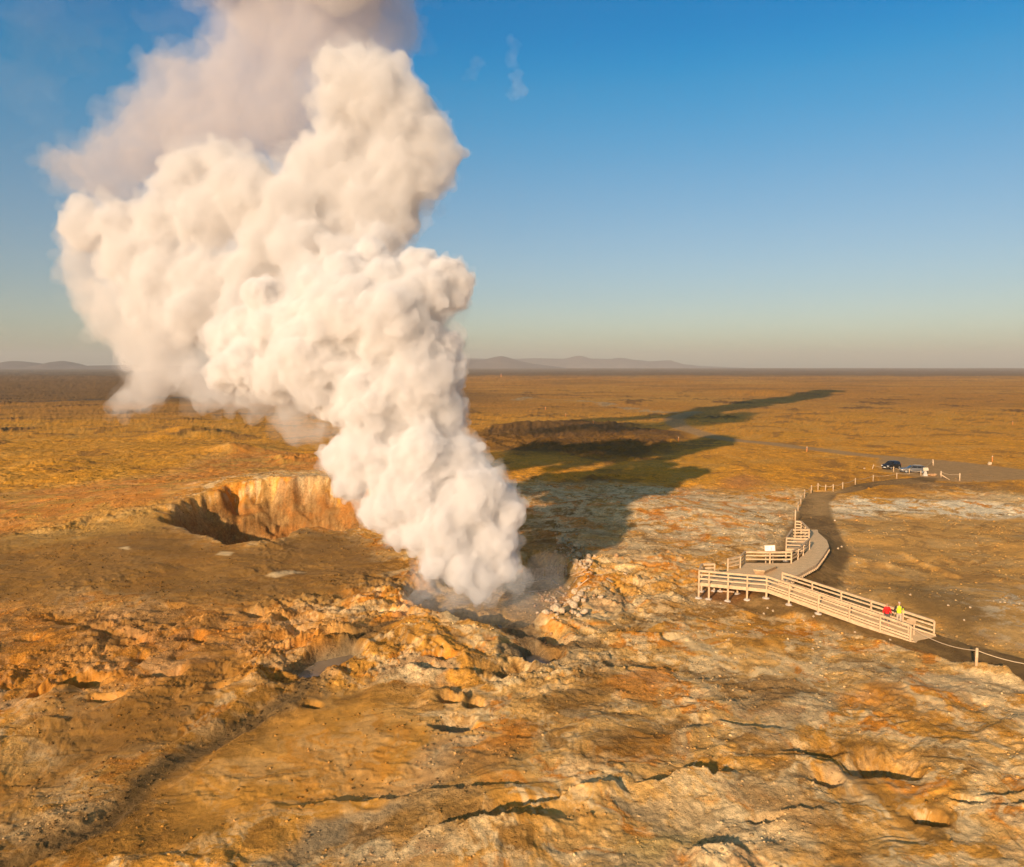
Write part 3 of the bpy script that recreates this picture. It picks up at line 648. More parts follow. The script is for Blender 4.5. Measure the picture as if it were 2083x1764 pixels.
# front railing of the platform
front = onD(c6(195, 1130), c6(410, 1150), c6(825, 1195), c6(1250, 1250), c6(1680, 1290))
front = [at(*c1(240, 1014), Z), at(*c1(352, 1026), Z), at(*c1(562, 1047), Z), at(*c1(774, 1066), Z), at(*c1(988, 1084), Z)]
railing(front); [post(p) for p in front]
leftr = [front[0], at(*c1(270, 942), Z), at(*c1(412, 938), Z)]
railing(leftr); [post(p) for p in leftr[1:]]
leftr2 = [at(*c1(559, 882), Z), at(*c1(697, 852), Z), at(*c1(748, 795), Z)]
railing(leftr2); [post(p) for p in leftr2]
back = [at(*c1(748, 795), Z), at(*c1(1025, 799), Z), at(*c1(1262, 797), Z)]
railing(back); [post(p) for p in back]
curve = [at(*c1(1262, 797), Z), at(*c1(1335, 756), Z), at(*c1(1393, 710), Z), at(*c1(1461, 645), Z)]
railing(curve); [post(p) for p in curve[1:]]
S = [at(*c1(1206, 634), Z), at(*c1(1458, 643), Z)]; railing(S[:2]); [post(p) for p in S]
S2 = [at(*c1(1206, 634), Z), at(*c1(1270, 535), Z), at(*c1(1457, 535), Z), at(*c1(1417, 489), Z), at(*c1(1371, 441), Z), at(*c1(1305, 436), Z)]
railing(S2); [post(p) for p in S2[1:]]
# ramp railings
NR = 5
def lerp(a, b, t): return a.lerp(b, t)
ts = (0, .168, .385, .60, .80, 1)
ramp_n = [lerp(RN0, RN1, t) for t in ts]; ramp_n[0] = front[-1].copy(); ramp_n[-1] = lerp(RN0, RN1, .985)
ramp_f = [lerp(RF0, RF1, t) for t in (0.02, .235, .43, .62, .81, .985)]
railing(ramp_n); railing(ramp_f)
[post(p) for p in ramp_n[1:]]; [post(p) for p in ramp_f]
# inner kick boards along the ramp
k = PM(); k.bar(RN0 + Vector((.1, .1, .12)), RN1 + Vector((.1, .1, .12)), .04, .12); k.build('kick_board', M['wood'])
k = PM(); k.bar(RF0 + Vector((-.1, -.1, .12)), RF1 + Vector((-.1, -.1, .12)), .04, .12); k.build('kick_board', M['wood'])
# free standing legs below the middle of the platform
for q in (c6(250, 1345), c6(655, 1355), c6(1035, 1420), c6(1460, 1420)):
    p = at(*q, .0); gz_ = Hs(p.x, p.y)
    if ZD - .1 - gz_ > .3:
        lg = PM().box((p.x, p.y, (ZD - .08 + gz_) / 2), (.13, .13, ZD - .08 - gz_)).build('leg', M['wood']); footing(p.x, p.y, gz_, lg)
# boards lying under the platform
for a, b_ in ((c6(700, 1350), c6(980, 1370)), (c6(750, 1290), c6(1010, 1285))):
    p, q = g(*a), g(*b_); MBo = MB().bar(p + Vector((0, 0, .06)), q + Vector((0, 0, .06)), .16, .08)
    tag(MBo.build('timber_plank', M['wood']), 'loose pale plank on the ground under the platform, ' + ('nearer of two' if a[1] > 1090 + 0 and a == c6(700, 1350) else 'farther of two'), 'plank', 'loose planks under the platform')
# bench: a solid block, wider at the top than the bottom
bt = [at(*c1(*p), Z + .46) for p in ((845, 865), (970, 880), (1095, 825), (955, 812))]
bb = [at(*c1(*p), Z + .005) for p in ((866, 913), (960, 920), (1100, 858), (975, 848))]
bc_ = sum(bt, Vector()) / 4
bn = empty('bench', (bc_.x, bc_.y, ZD)); tag(bn, 'solid grey timber block bench, narrower at its foot, in the middle of the platform', 'bench')
k = MB(); off = bn.location
A_ = [k.b.verts.new(p - off) for p in bb]; B_ = [k.b.verts.new(Vector((p.x, p.y, ZD + .41)) - off) for p in bt]
for i in range(4): k.b.faces.new((A_[i], A_[(i + 1) % 4], B_[(i + 1) % 4], B_[i]))
k.b.faces.new(A_[::-1]); k.b.faces.new(B_); k.build('bench_body', M['wood'], bn)
k = MB(); cc = bc_
k.prism([((p.x - cc.x) * 1.04, (p.y - cc.y) * 1.04) for p in bt], .413, .46); k.build('seat', M['deck'], bn)
# information board behind the platform's back railing
def sign(name, px, pyb, base_z, w, h, zc, face, label, cat, front=True, tilt=.0, legs_to=None):
    p = at(px, pyb, base_z)
    r = empty(name, (p.x, p.y, legs_to if legs_to is not None else base_z), face); tag(r, label, cat)
    zz = zc + base_z - r.location.z
    R = Matrix.Rotation(-tilt, 3, 'X')
    fr = MB()
    fr.box((0, 0.02, zz), (w + .12, .04, h + .12), R); f = fr.build('frame', M['wood'], r)
    MB().box(R @ Vector((0, -.012, 0)) + Vector((0, 0, zz)), (w, .02, h), R).build('panel', M['panel'] if front else M['panelback'], r)
    if front:
        kk = MB()
        for (ax, az, ww, hh) in ((.13, .10, .04, .05), (.13, .0, .09, .12), (.13, -.12, .06, .09), (-.25, .17, .3, .012), (-.27, .12, .24, .012), (-.25, .07, .28, .012), (-.28, -.05, .2, .012), (-.27, -.1, .22, .012)):
            kk.box(R @ Vector((ax * w, -.026, az * h / .5)) + Vector((0, 0, zz)), (ww * w, .004, hh * h / .6), R)
        kk.build('print', M['ink'], r)
    for sx in (-1, 1): MB().box((sx * w * .36, .08, (zz - h * .3) / 2), (.09, .07, zz - h * .3)).build('leg', M['wood'], r)
    return r
sp = at(*c1(1022, 790), ZD)
gzs = Hs(at(*c1(1022, 775), ZD).x, at(*c1(1022, 775), ZD).y)
sign('info_sign', c1(1022, 775)[0], c1(1022, 775)[1], ZD, 1.0, .50, 1.27, math.radians(8), 'white framed information board rising behind the back rail of the platform', 'sign', True, .25, gzs)
# small board seen from behind at the foot of the ramp
rp_ = at(*cp(985, 1090), .35)
sign('info_sign', cp(960, 1130)[0], cp(960, 1130)[1], .30, .55, .42, 1.02, math.radians(172), 'plain tan board seen from behind beside the lower end of the ramp', 'sign', False, .5, Hs(rp_.x, rp_.y))
print('boardwalk', round(time.time() - T0, 1))

# ------------------------------------------------------------------ rope posts along the path
ORD = 'first second third fourth fifth sixth seventh eighth ninth tenth eleventh twelfth'.split()
def rope_post(P, hgt, r, label, group, lean=(0, 0)):
    o = empty('rope_post', P); tag(o, label, 'post', group)
    top = Vector((lean[0], lean[1], hgt))
    k = MB(); k.cyl((0, 0, -.15), top, r * 1.1, r, 10); k.build('shaft', M['wood'], o, True)
    MB().cyl(top, top + Vector((0, 0, .05)), r * 1.02, r * .6, 10).build('cap', M['wood'], o, True)
    return P + top - Vector((0, 0, .12))
def rope(a, b_, sag, label):
    k = MB(); n_ = 10; pts = []
    for i in range(n_ + 1):
        t = i / n_; p = a.lerp(b_, t); p.z -= sag * 4 * t * (1 - t); pts.append(p - a)
    for i in range(n_): k.cyl(pts[i], pts[i + 1], .028, n=6)
    o = k.build('rope', M['rope']); o.location = a; tag(o, label, 'rope', 'ropes strung between posts'); return o
ps = [(759, 962, 1.9), (776, 882, 1.2), (792, 847, 1.2), (815, 807, 1.2), (851, 780, 1.2), (891, 767, 1.15), (934, 767, .9), (979, 771, 1.15), (1034, 757, 1.1), (1107, 731, 1.1), (1210, 711, 1.1), (1347, 698, 1.05), (1487, 680, 1.0)]
tops = []
for i, (x_, y_, hh) in enumerate(ps):
    P = g(*c3(x_, y_)); w_ = 'tall post against the boardwalk railing' if i == 0 else f'{ORD[i - 1]} rope post along the path, counted from the tall boardwalk post'
    tops.append(rope_post(P, hh, .075, 'pale wooden ' + w_, 'rope posts along the path', (random.uniform(-.06, .06), 0)))
for i in range(len(tops) - 1):
    rope(tops[i], tops[i + 1], .22, f'thin rope sagging in the {ORD[i]} gap of the path posts, counted from the boardwalk' if i < 12 else 'thin rope at the car park end')
lot_posts = [(1205, 640, .85, 'short leaning pale post left of the black car', .25), (1328, 658, 1.0, 'pale post in front of the black car', 0), (1419, 667, .9, 'pale post in front of the front wheel of the silver car', 0),
             (1602, 691, 1.2, 'thick pale post right of the small board at the car park edge', 0), (1710, 709, 1.3, 'thick pale post farthest right on the car park edge', 0), (1558, 620, 1.25, 'pale post standing alone on the car park beyond the silver car', -.12)]
lt = []
for x_, y_, hh, lb, ln in lot_posts:
    P = g(*c3(x_, y_)); lt.append(rope_post(P, hh, .12 if hh > 1.1 else .08, lb, 'posts at the car park edge', (ln, 0)))
rope(lt[0], lt[1], .25, 'thin rope in front of the black car'); rope(lt[1], lt[2], .25, 'thin rope between the posts in front of both cars')
rope(tops[-1], lt[2], .2, 'thin rope running to the car park edge past the silver car'); rope(lt[3], lt[4], .3, 'thin rope between the two thick posts on the car park edge')
rope(tops[-1], lt[5], .1, 'thin rope running up to the lone post beyond the silver car')
P = g(*c3(1652, 703)); o = empty('fallen_post', P); tag(o, 'leaning broken pale post between the two thick posts', 'post')
MB().cyl((0, 0, 0), (-1.5, .5, 1.0), .09, n=10).build('shaft', M['wood'], o, True)
# the post at the right edge with its two long ropes
P = g(*c2(1326, 1405)); t1 = rope_post(P, 1.12, .09, 'square pale post with rope, alone on the gravel path at the right', 'rope posts at the right edge')
P2 = g(*c2(2230, 1560)); t2 = rope_post(P2, 1.12, .09, 'pale rope post just past the right edge of the view', 'rope posts at the right edge')
rope(ramp_n[-1] + Vector((.05, 0, .95)), t1, .35, 'long pale rope sagging from the ramp end to the lone post'); rope(t1, t2, .35, 'long pale rope sagging from the lone post out to the right')
# small lectern board on a stone foot by the silver car
P = g(*c3(1511, 681)); o = empty('lectern_sign', P); tag(o, 'small pale board on a tapering stone foot beside the silver car', 'sign')
MB().box((0, 0, .45), (.8, .5, .9), taper=.35).build('stone_foot', M['concrete'], o); R_ = Matrix.Rotation(-.35, 3, 'X'); MB().box((0.05, -.05, 1.25), (.95, .06, .6), R_).build('panel', M['panelback'], o)
P = g(*c3(1553, 680)); b = bmesh.new(); bmesh.ops.create_icosphere(b, subdivisions=2, radius=1)
for v in b.verts: v.co = Vector((v.co.x * .9, v.co.y * .5, v.co.z * .32)) * random.uniform(.85, 1.15)
me = bpy.data.meshes.new('boulder'); b.to_mesh(me); b.free(); o = link('boulder', me, M['rockorange']); o.location = P + Vector((0, 0, .2)); tag(o, 'low brown boulder right of the small board by the silver car', 'boulder')
# pegs marking the grassland
for i, (q, lb) in enumerate(((c3(827, 540), 'orange peg below the gravel road, left of the cars'), (c3(1899, 596), 'orange peg in the grass beyond the car park'), (c3(2017, 383), 'orange peg far out in the grass near the right edge'),
                   (c3(85, 482), 'orange peg in the shaded grass left of the road'), (c4(737, 612), 'orange peg in the middle grass right of the steam'), (c4(897, 664), 'orange peg on the bright grass below the far one'), (c4(1112, 722), 'orange peg at the edge of the dark lava'), (c4(390, 352), 'orange peg far off below the dark ridge'))):
    P = g(*q); s_ = P.y / 200
    o = empty('marker_peg', P); tag(o, lb, 'marker', 'orange marker pegs in the grassland')
    MB().cyl((0, 0, 0), (0, 0, 1.3 * max(.8, s_ * .5)), .14 * max(.8, s_ * .5), n=8).build('shaft', M['orange'], o); MB().cyl((0, 0, 1.3 * max(.8, s_ * .5)), (0, 0, 1.5 * max(.8, s_ * .5)), .16 * max(.8, s_ * .5), .08, n=8).build('cap', M['panelback'], o)
P = g(*c3(1884, 618)); b = bmesh.new(); bmesh.ops.create_icosphere(b, subdivisions=2, radius=.4)
for v in b.verts: v.co *= random.uniform(.8, 1.1)
me = bpy.data.meshes.new('boulder'); b.to_mesh(me); b.free(); o = link('boulder', me, M['rock']); o.location = P + Vector((0, 0, .3)); tag(o, 'small pale boulder in the grass beyond the car park', 'boulder')

# ------------------------------------------------------------------ cars
def make_car(P, rz, paint, label, dims, kind):
    L_, Wd, Ht = dims
    o = empty('parked_car', P, rz); tag(o, label, 'car', 'cars parked by the rope fence')
    # stations along the car: x (front +), half width, z bottom, z shoulder, z roof, half width of roof
    if kind == 'suv':
        st = [(.50, .36, .32, .62, .63, .30), (.485, .43, .22, .74, .75, .36), (.40, .49, .20, .90, .92, .40), (.24, .50, .20, .98, 1.01, .40), (.10, .50, .20, 1.02, 1.50, .36), (-.02, .50, .20, 1.04, 1.62, .36), (-.30, .50, .20, 1.05, 1.60, .36), (-.42, .49, .22, 1.04, 1.48, .35), (-.485, .46, .26, .98, 1.10, .36), (-.50, .42, .36, .80, .82, .34)]
    else:
        st = [(.50, .36, .32, .58, .59, .30), (.485, .43, .20, .68, .69, .36), (.40, .49, .18, .80, .82, .40), (.24, .50, .18, .88, .91, .40), (.08, .50, .18, .93, 1.32, .36), (-.04, .50, .18, .95, 1.43, .36), (-.32, .50, .18, .96, 1.41, .36), (-.44, .49, .20, .95, 1.20, .35), (-.485, .46, .24, .88, .96, .36), (-.50, .42, .34, .72, .74, .34)]
    k = MB(); rings = []
    for (fx, hw, zb, zs, zr, hr) in st:
        x = fx * L_; ring = []
        for s in (1, -1):
            pts = [(hw * .86 * Wd, zb), (hw * Wd, zb + .1), (hw * Wd * 1.0, (zb + zs) / 2 + .05), (hw * Wd * .97, zs), (hr * Wd, max(zr - .06, zs)), (hr * Wd * .7, max(zr, zs + .01))]
            if s == 1: ring += [k.b.verts.new((x, p[0], p[1])) for p in pts]
            else: ring += [k.b.verts.new((x, -p[0], p[1])) for p in pts[::-1]]
        rings.append(ring)
    for i in range(len(rings) - 1):
        A, B = rings[i], rings[i + 1]
        for j in range(12): k.b.faces.new((A[j], A[(j + 1) % 12], B[(j + 1) % 12], B[j]))
    k.b.faces.new(rings[0]); k.b.faces.new(rings[-1][::-1])
    bd = k.build('body', paint, o, True)
    md = bd.modifiers.new('e', 'EDGE_SPLIT'); md.split_angle = math.radians(38); bake(bd)
    sh, rf, zs, zr = st[4], st[6], st[4][3], st[5][4]
    # side windows
    for s in (1, -1):
        for (xa, xb) in ((.10, -.10), (-.115, -.27), (-.285, -.40)):
            k = MB(); za, zb = zs + .05, zr - .12
            y0, y1 = .488 * Wd * s + .012 * s, (.375) * Wd * s + .02 * s
            xs0 = xa * L_ + (.0 if xa < .1 else .12); top0 = xa * L_ - (.25 if xa > .05 else 0); top1 = xb * L_ + (.12 if xb < -.39 else 0)
            k.poly([(xs0, y0, za), (xb * L_, y0, za), (top1, y1, zb), (top0, y1, zb)]); k.build('window', M['glass'], o)
    k = MB(); k.poly([(.225 * L_, .42 * Wd, st[3][3] + .06), (.225 * L_, -.42 * Wd, st[3][3] + .06), (.105 * L_, -.33 * Wd, st[4][4] + .03), (.105 * L_, .33 * Wd, st[4][4] + .03)]); k.build('windscreen', M['glass'], o)
    k = MB(); a_, b_ = st[7], st[8]; k.poly([(a_[0] * L_ - .03, .30 * Wd, a_[4] + .0), (a_[0] * L_ - .03, -.30 * Wd, a_[4] + .0), (b_[0] * L_ - .04, -.36 * Wd, b_[4] + .0), (b_[0] * L_ - .04, .36 * Wd, b_[4] + .0)]); k.build('rear_window', M['glass'], o)
    for fx in (.31, -.31):
        for s in (1, -1):
            w = MB().cyl((fx * L_, s * .40 * Wd, .33), (fx * L_, s * .515 * Wd, .33), .34, n=20).build('wheel', M['tyre'], o)
            MB().cyl((fx * L_, s * .51 * Wd, .33), (fx * L_, s * .525 * Wd, .33), .22, n=16).build('rim', M['rim'], w)
    for s in (1, -1):
        MB().box((.468 * L_, s * .37 * Wd, .72 if kind == 'suv' else .64), (.22, .30, .13)).build('headlight', M['lamp'], o)
        MB().box((-.487 * L_, s * .40 * Wd, .90 if kind == 'suv' else .80), (.12, .22, .24)).build('tail_light', M['tail'], o)
        MB().box((.13 * L_, s * .55 * Wd, zs + .04), (.10, .18, .12)).build('side_mirror', paint, o)
    MB().box((.503 * L_, 0, .45), (.03, .52, .12)).build('number_plate', M['plate'], o); MB().box((-.503 * L_, 0, .60), (.03, .52, .12)).build('number_plate', M['plate'], o)
    MB().box((.499 * L_, 0, .30), (.06, 1.3, .14)).build('grille', M['tyre'], o)
    for s in (1, -1):
        if kind != 'suv': MB().bar((.0, s * .31 * Wd, zr + .035), (-.33 * L_, s * .31 * Wd, zr + .03), .03, .03).build('roof_rail', M['rim'], o)
    return o
Pc = g(*c8(530, 552)); Pc.z = Hs(Pc.x, Pc.y + .6) ; make_car(Pc + Vector((0.1, 1.2, 0)), math.radians(208), M['black_paint'], 'black hatchback parked facing left, the left one of the two cars', (3.9, 1.75, 1.62), 'suv')
Pc = g(*c8(915, 618)); make_car(Pc + Vector((0.1, 1.1, 0)), math.radians(166), M['silver_paint'], 'silver grey estate car, rear end to the right, behind the small board', (4.6, 1.8, 1.45), 'wagon')
print('cars', round(time.time() - T0, 1))

# ------------------------------------------------------------------ people
def skin(name, verts, edges, m, parent, sub=2, root=0):
    me = bpy.data.meshes.new(name); me.from_pydata([v[0] for v in verts], edges, [])
    o = bpy.data.objects.new(name, me); COL.objects.link(o)
    o.modifiers.new('s', 'SKIN').use_smooth_shade = True
    if not me.skin_vertices: me.attributes.update() if hasattr(me.attributes, 'update') else None
    sv = me.skin_vertices[0].data
    for i, v in enumerate(verts):
        r = v[1] if isinstance(v[1], tuple) else (v[1], v[1]); sv[i].radius = r; sv[i].use_root = (i == root)
    sb = o.modifiers.new('b', 'SUBSURF'); sb.levels = sub; sb.render_levels = sub
    bake(o); o.data.materials.clear(); o.data.materials.append(m); o.parent = parent
    o.data.polygons.foreach_set('use_smooth', [True] * len(o.data.polygons))
    return o
def blob(name, c, r, m, parent, sub=3, jit=0):
    b = bmesh.new(); bmesh.ops.create_icosphere(b, subdivisions=sub, radius=1)
    for v in b.verts: v.co = Vector((v.co.x * r[0], v.co.y * r[1], v.co.z * r[2])) * (1 + random.uniform(-jit, jit)) + Vector(c)
    me = bpy.data.meshes.new(name); b.to_mesh(me); b.free(); return link(name, me, m, parent, True)
def person(P, rz, hgt, label, who):
    """faces local -y; 1.72 m figure scaled to hgt; weight on one foot, mid-stride"""
    o = empty('person', P, rz); tag(o, label, 'person')
    fem = who == 'woman'
    sw = .17 if fem else .20
    J = dict(pel=(0, 0, .93), wa=(0, .01, 1.07), ch=(0, .0, 1.27), ne=(0, .01, 1.46), hb=(0, -.005, 1.54), hm=(0, -.015, 1.62), ht=(0, 0, 1.69),
             ls=(sw, .01, 1.39), le=(sw + .09, .04, 1.13), lw=(sw + .12, -.05, .90), rs=(-sw, .01, 1.39), re=(-sw - .09, .05, 1.13), rw=(-sw - .11, -.03, .89),
             lh=(.09, 0, .90), lk=(.10, -.13, .50), la=(.10, -.10, .09), lt=(.11, -.27, .035), rh=(-.09, 0, .90), rk=(-.10, .0, .49), ra=(-.10, .17, .12), rt=(-.11, .03, .035))
    R = dict(pel=(.15, .105), wa=(.125, .09), ch=(.155, .10), ne=(.055, .055), hb=(.062, .075), hm=(.078, .095), ht=(.055, .07), ls=.058, le=.040, lw=.026, rs=.058, re=.040, rw=.026,
             lh=.085, lk=.058, la=.038, lt=.036, rh=.085, rk=.058, ra=.038, rt=.036)
    E = [('pel', 'wa'), ('wa', 'ch'), ('ch', 'ne'), ('ne', 'hb'), ('hb', 'hm'), ('hm', 'ht'), ('ch', 'ls'), ('ls', 'le'), ('le', 'lw'), ('ch', 'rs'), ('rs', 're'), ('re', 'rw'),
         ('pel', 'lh'), ('lh', 'lk'), ('lk', 'la'), ('la', 'lt'), ('pel', 'rh'), ('rh', 'rk'), ('rk', 'ra'), ('ra', 'rt')]
    names = list(J); V = [(J[n_], R[n_]) for n_ in names]; ed = [(names.index(a), names.index(b)) for a, b in E]
    # hands: palm, four fingers and a thumb, each its own chain rooted in the wrist
    for s, wn in ((1, 'lw'), (-1, 'rw')):
        w = Vector(J[wn]); iw = names.index(wn)
        palm = w + Vector((0, -.01, -.06)); V.append((tuple(palm), (.018, .034))); ip = len(V) - 1; ed.append((iw, ip))
        for f, (dy, ln) in enumerate(((-.030, .070), (-.010, .080), (.010, .074), (.030, .058))):
            a = palm + Vector((0, dy, -.035)); b_ = a + Vector((-s * .008, -.006, -ln * .5)); c_ = b_ + Vector((-s * .02, -.01, -ln * .42))
            i0 = len(V); V += [(tuple(a), .010), (tuple(b_), .009), (tuple(c_), .008)]; ed += [(ip, i0), (i0, i0 + 1), (i0 + 1, i0 + 2)]
        a = palm + Vector((-s * .01, -.035, .012)); b_ = a + Vector((-s * .01, -.028, -.03)); i0 = len(V); V += [(tuple(a), .011), (tuple(b_), .009)]; ed += [(ip, i0), (i0, i0 + 1)]
    body = skin('body', V, ed, M['skin'], o, 2)
    blob('nose', (0, -.108, 1.605), (.012, .02, .02), M['skin'], body, 2)
    for s in (1, -1): blob('ear', (s * .078, 0, 1.605), (.010, .02, .03), M['skin'], body, 2)
    blob('mouth', (0, -.098, 1.565), (.022, .008, .006), M['tail'], body, 2)
    jm = M['red'] if fem else M['lime']; am = M['red'] if fem else M['darkcloth']
    tor = [((0, 0, .86), (.185, .145)), ((0, .005, .98), (.18, .14)), ((0, .005, 1.12), (.17, .13)), ((0, 0, 1.28), (.19, .135)), ((0, .005, 1.40), (.15, .105)), ((0, .01, 1.47), (.075, .075)),
           ((sw, .01, 1.38), .085), ((sw + .095, .04, 1.13), .062), ((sw + .122, -.045, .93), .046), ((-sw, .01, 1.38), .085), ((-sw - .095, .05, 1.13), .062), ((-sw - .112, -.025, .92), .046)]
    if fem: jk = skin('jacket', tor, [(0, 1), (1, 2), (2, 3), (3, 4), (4, 5), (3, 6), (6, 7), (7, 8), (3, 9), (9, 10), (10, 11)], jm, o, 2)
    else:
        jk = skin('jacket', tor[:6], [(0, 1), (1, 2), (2, 3), (3, 4), (4, 5)], jm, o, 2)
        for q in (6, 9): skin('sleeve', [((tor[q][0][0] * .8, .02, 1.37), .08)] + tor[q:q + 3], [(0, 1), (1, 2), (2, 3)], am, jk, 2)
        skin('jacket_back', [((0, .05, .90), (.17, .11)), ((0, .05, 1.12), (.16, .11)), ((0, .05, 1.30), (.18, .11)), ((0, .05, 1.42), (.12, .08))], [(0, 1), (1, 2), (2, 3)], am, jk, 2)
    if not fem: skin('sleeve_panel', [((sw + .03, -.04, 1.30), .05), ((sw + .085, -.01, 1.13), .048), ((sw + .10, -.08, .96), .036)], [(0, 1), (1, 2)], M['lime'], jk, 2)
    tm = M['greytrouser'] if fem else M['khaki']; shm = M['redshoe'] if fem else M['shoe']
    tr = [((0, 0, .94), (.165, .12)), ((.09, 0, .86), .105), ((.10, -.13, .50), .080), ((.10, -.10, .12), .062), ((-.09, 0, .86), .105), ((-.10, 0, .49), .080), ((-.10, .165, .14), .062)]
    skin('trousers', tr, [(0, 1), (1, 2), (2, 3), (0, 4), (4, 5), (5, 6)], tm, o, 2)
    for J1, J2 in ((J['la'], J['lt']), (J['ra'], J['rt'])):
        a = Vector(J1); b_ = Vector(J2); skin('shoe', [(tuple(a - Vector((0, -.03, .035))), (.05, .05)), (tuple((a + b_) / 2 - Vector((0, 0, .02))), (.052, .045)), (tuple(b_), (.045, .032))], [(0, 1), (1, 2)], shm, o, 2)
    if fem:
        skin('hair', [((0, .02, 1.70), (.085, .09)), ((0, .045, 1.62), (.10, .085)), ((0, .06, 1.52), (.095, .06)), ((0, .06, 1.45), (.07, .04))], [(0, 1), (1, 2), (2, 3)], M['hair_blond'], o, 2)
        for s in (1, -1): blob('hair_side', (s * .078, -.01, 1.58), (.03, .05, .09), M['hair_blond'], o, 2)
        k = MB(); k.box((0, -.103, 1.625), (.135, .03, .04)); k.build('sunglasses', M['lens'], o)
    else:
        skin('hair', [((0, .01, 1.715), (.078, .085)), ((0, .045, 1.65), (.085, .065))], [(0, 1)], M['hair_grey'], o, 2)
        for s in (1, -1): blob('eye', (s * .03, -.100, 1.628), (.011, .008, .007), M['lens'], body, 2)
    s = hgt / 1.78; o.scale = (s, s, s)
    return o
def on_ramp(px, py):
    nrm = (RN1 - RN0).cross(RF0 - RN0).normalized(); d = ray(px, py); o_ = Vector((0, 0, CAMZ))
    return o_ + d * ((RN0 - o_).dot(nrm) / d.dot(nrm))
rampdir = math.atan2((RN1 - RN0).y, (RN1 - RN0).x) + math.pi / 2
person(on_ramp(*cp(338, 855)), math.radians(-6), 1.72, 'person in a red jacket, red shoes and sunglasses walking down the ramp', 'woman')
person(on_ramp(*cp(650, 872)), math.radians(-12), 1.88, 'grey haired person in lime green and dark jacket and khaki trousers on the ramp', 'man')
print('people', round(time.time() - T0, 1))

# ------------------------------------------------------------------ boulders and the collapsed wooden walk at the vent
rock_mesh = []
for i in range(10):
    b = bmesh.new(); bmesh.ops.create_icosphere(b, subdivisions=3, radius=1)
    pl = [(Vector((random.gauss(0, 1), random.gauss(0, 1), random.gauss(0, .8))).normalized(), random.uniform(.62, .9)) for _ in range(9)]
    for v in b.verts:
        for n_, d_ in pl:
            e_ = v.co.dot(n_) - d_
            if e_ > 0: v.co -= n_ * e_ * .9
        v.co *= 1 + .05 * math.sin(v.co.x * 7 + i) * math.cos(v.co.y * 6)
    me = bpy.data.meshes.new('boulder'); b.to_mesh(me); b.free()
    me.polygons.foreach_set('use_smooth', [True] * len(me.polygons)); rock_mesh.append(me)
rock_meshes = {}
def boulder(px, py, rpx, label, group=None, orange=False):
    P = g(px, py); r = rpx / F * P.y
    base = random.choice(rock_mesh); key = (base.name, orange)
    if key not in rock_meshes:
        me = base.copy(); me.materials.append(M['rockorange'] if orange else M['rock']); rock_meshes[key] = me
    o = bpy.data.objects.new('boulder', rock_meshes[key]); COL.objects.link(o)
    o.location = P + Vector((0, 0, r * .45)); o.scale = (r * random.uniform(.9, 1.25), r * random.uniform(.85, 1.1), r * random.uniform(.7, .95)); o.rotation_euler = (random.uniform(-.3, .3), random.uniform(-.3, .3), random.uniform(0, 6))
    tag(o, label, 'boulder', group); return o
big = [(785, 985, 48, 'pale rounded boulder at the top of the lower white heap'), (840, 1015, 46, 'pale boulder right of centre in the lower white heap'), (790, 1065, 50, 'long pale boulder in the middle of the lower white heap'),
       (872, 1085, 36, 'flat pale boulder on the right of the lower white heap'), (590, 1140, 42, 'pale boulder on top of the largest one, lower heap left end'), (560, 1190, 66, 'largest pale boulder at the left end of the lower heap'),
       (640, 1200, 45, 'pale boulder right of the largest one at the left end'), (462, 1225, 42, 'pale boulder lowest and farthest left beside the hollow'), (720, 1100, 45, 'pale boulder between the left end and the middle of the lower heap'),
       (760, 1150, 60, 'broad rugged boulder under the lower white heap'), (880, 1210, 45, 'pointed grey boulder below the right of the lower heap'), (825, 1240, 36, 'grey boulder at the bottom of the lower heap'),
       (832, 900, 28, 'upright small boulder above the lower heap by the plank'), (855, 965, 22, 'small white boulder behind the lower heap, left of its pair'), (893, 945, 22, 'small white boulder behind the lower heap, highest of its group'), (935, 945, 18, 'small white boulder behind the lower heap, farthest right'),
       (895, 1035, 28, 'orange stained boulder beside the lower heap'), (1065, 1040, 34, 'pale boulder alone on the slope right of the lower heap'), (1240, 585, 32, 'round grey boulder alone on the orange slope'),
       (820, 590, 52, 'tall pale boulder in the middle of the upper rock fall'), (930, 595, 36, 'pale boulder at the head of the right arm of the rock fall'), (940, 650, 50, 'broad pale boulder on the right arm of the rock fall'),
       (795, 480, 40, 'pale boulder near the top right of the upper rock fall'), (620, 430, 32, 'upright boulder at the very top of the rock fall'), (785, 640, 36, 'round boulder below the tall one in the rock fall'), (795, 720, 26, 'dark rimmed round boulder low in the rock fall'),
       (515, 1450, 18, 'upright orange boulder by the steaming gully'), (440, 1495, 26, 'rounded orange boulder left of the upright one by the gully'), (548, 1045, 20, 'small white boulder below the collapsed wooden walk'), (470, 1075, 24, 'flat grey boulder below the collapsed wooden walk')]
for x_, y_, r_, lb in big: boulder(*cv(x_, y_), r_ * .1837, lb, 'pale boulders around the steam vent', 'orange' in lb)
for i in range(150):
    t = random.random(); cx_, cy_ = 620 + 330 * t + random.gauss(0, 55), 430 + 300 * t + random.gauss(0, 60)
    cx_ = max(570, cx_); boulder(*cv(cx_, cy_), random.choice((10, 14, 18, 24)) * .1837, 'small pale rock in the rock fall right of the vent', 'small rocks in the rock fall', random.random() < .25)
for i in range(70):
    cx_, cy_ = random.gauss(740, 150), random.gauss(1130, 80); boulder(*cv(cx_, cy_), random.choice((9, 12, 16, 22)) * .1837, 'small rock lying among the lower boulder heap', 'small rocks in the lower heap', random.random() < .4)
for i in range(50):
    cx_, cy_ = random.gauss(440, 80), random.gauss(1050, 50); boulder(*cv(cx_, cy_), random.choice((7, 9, 12, 15)) * .1837, 'small stone below the collapsed wooden walk', 'stones below the wooden walk', random.random() < .5)
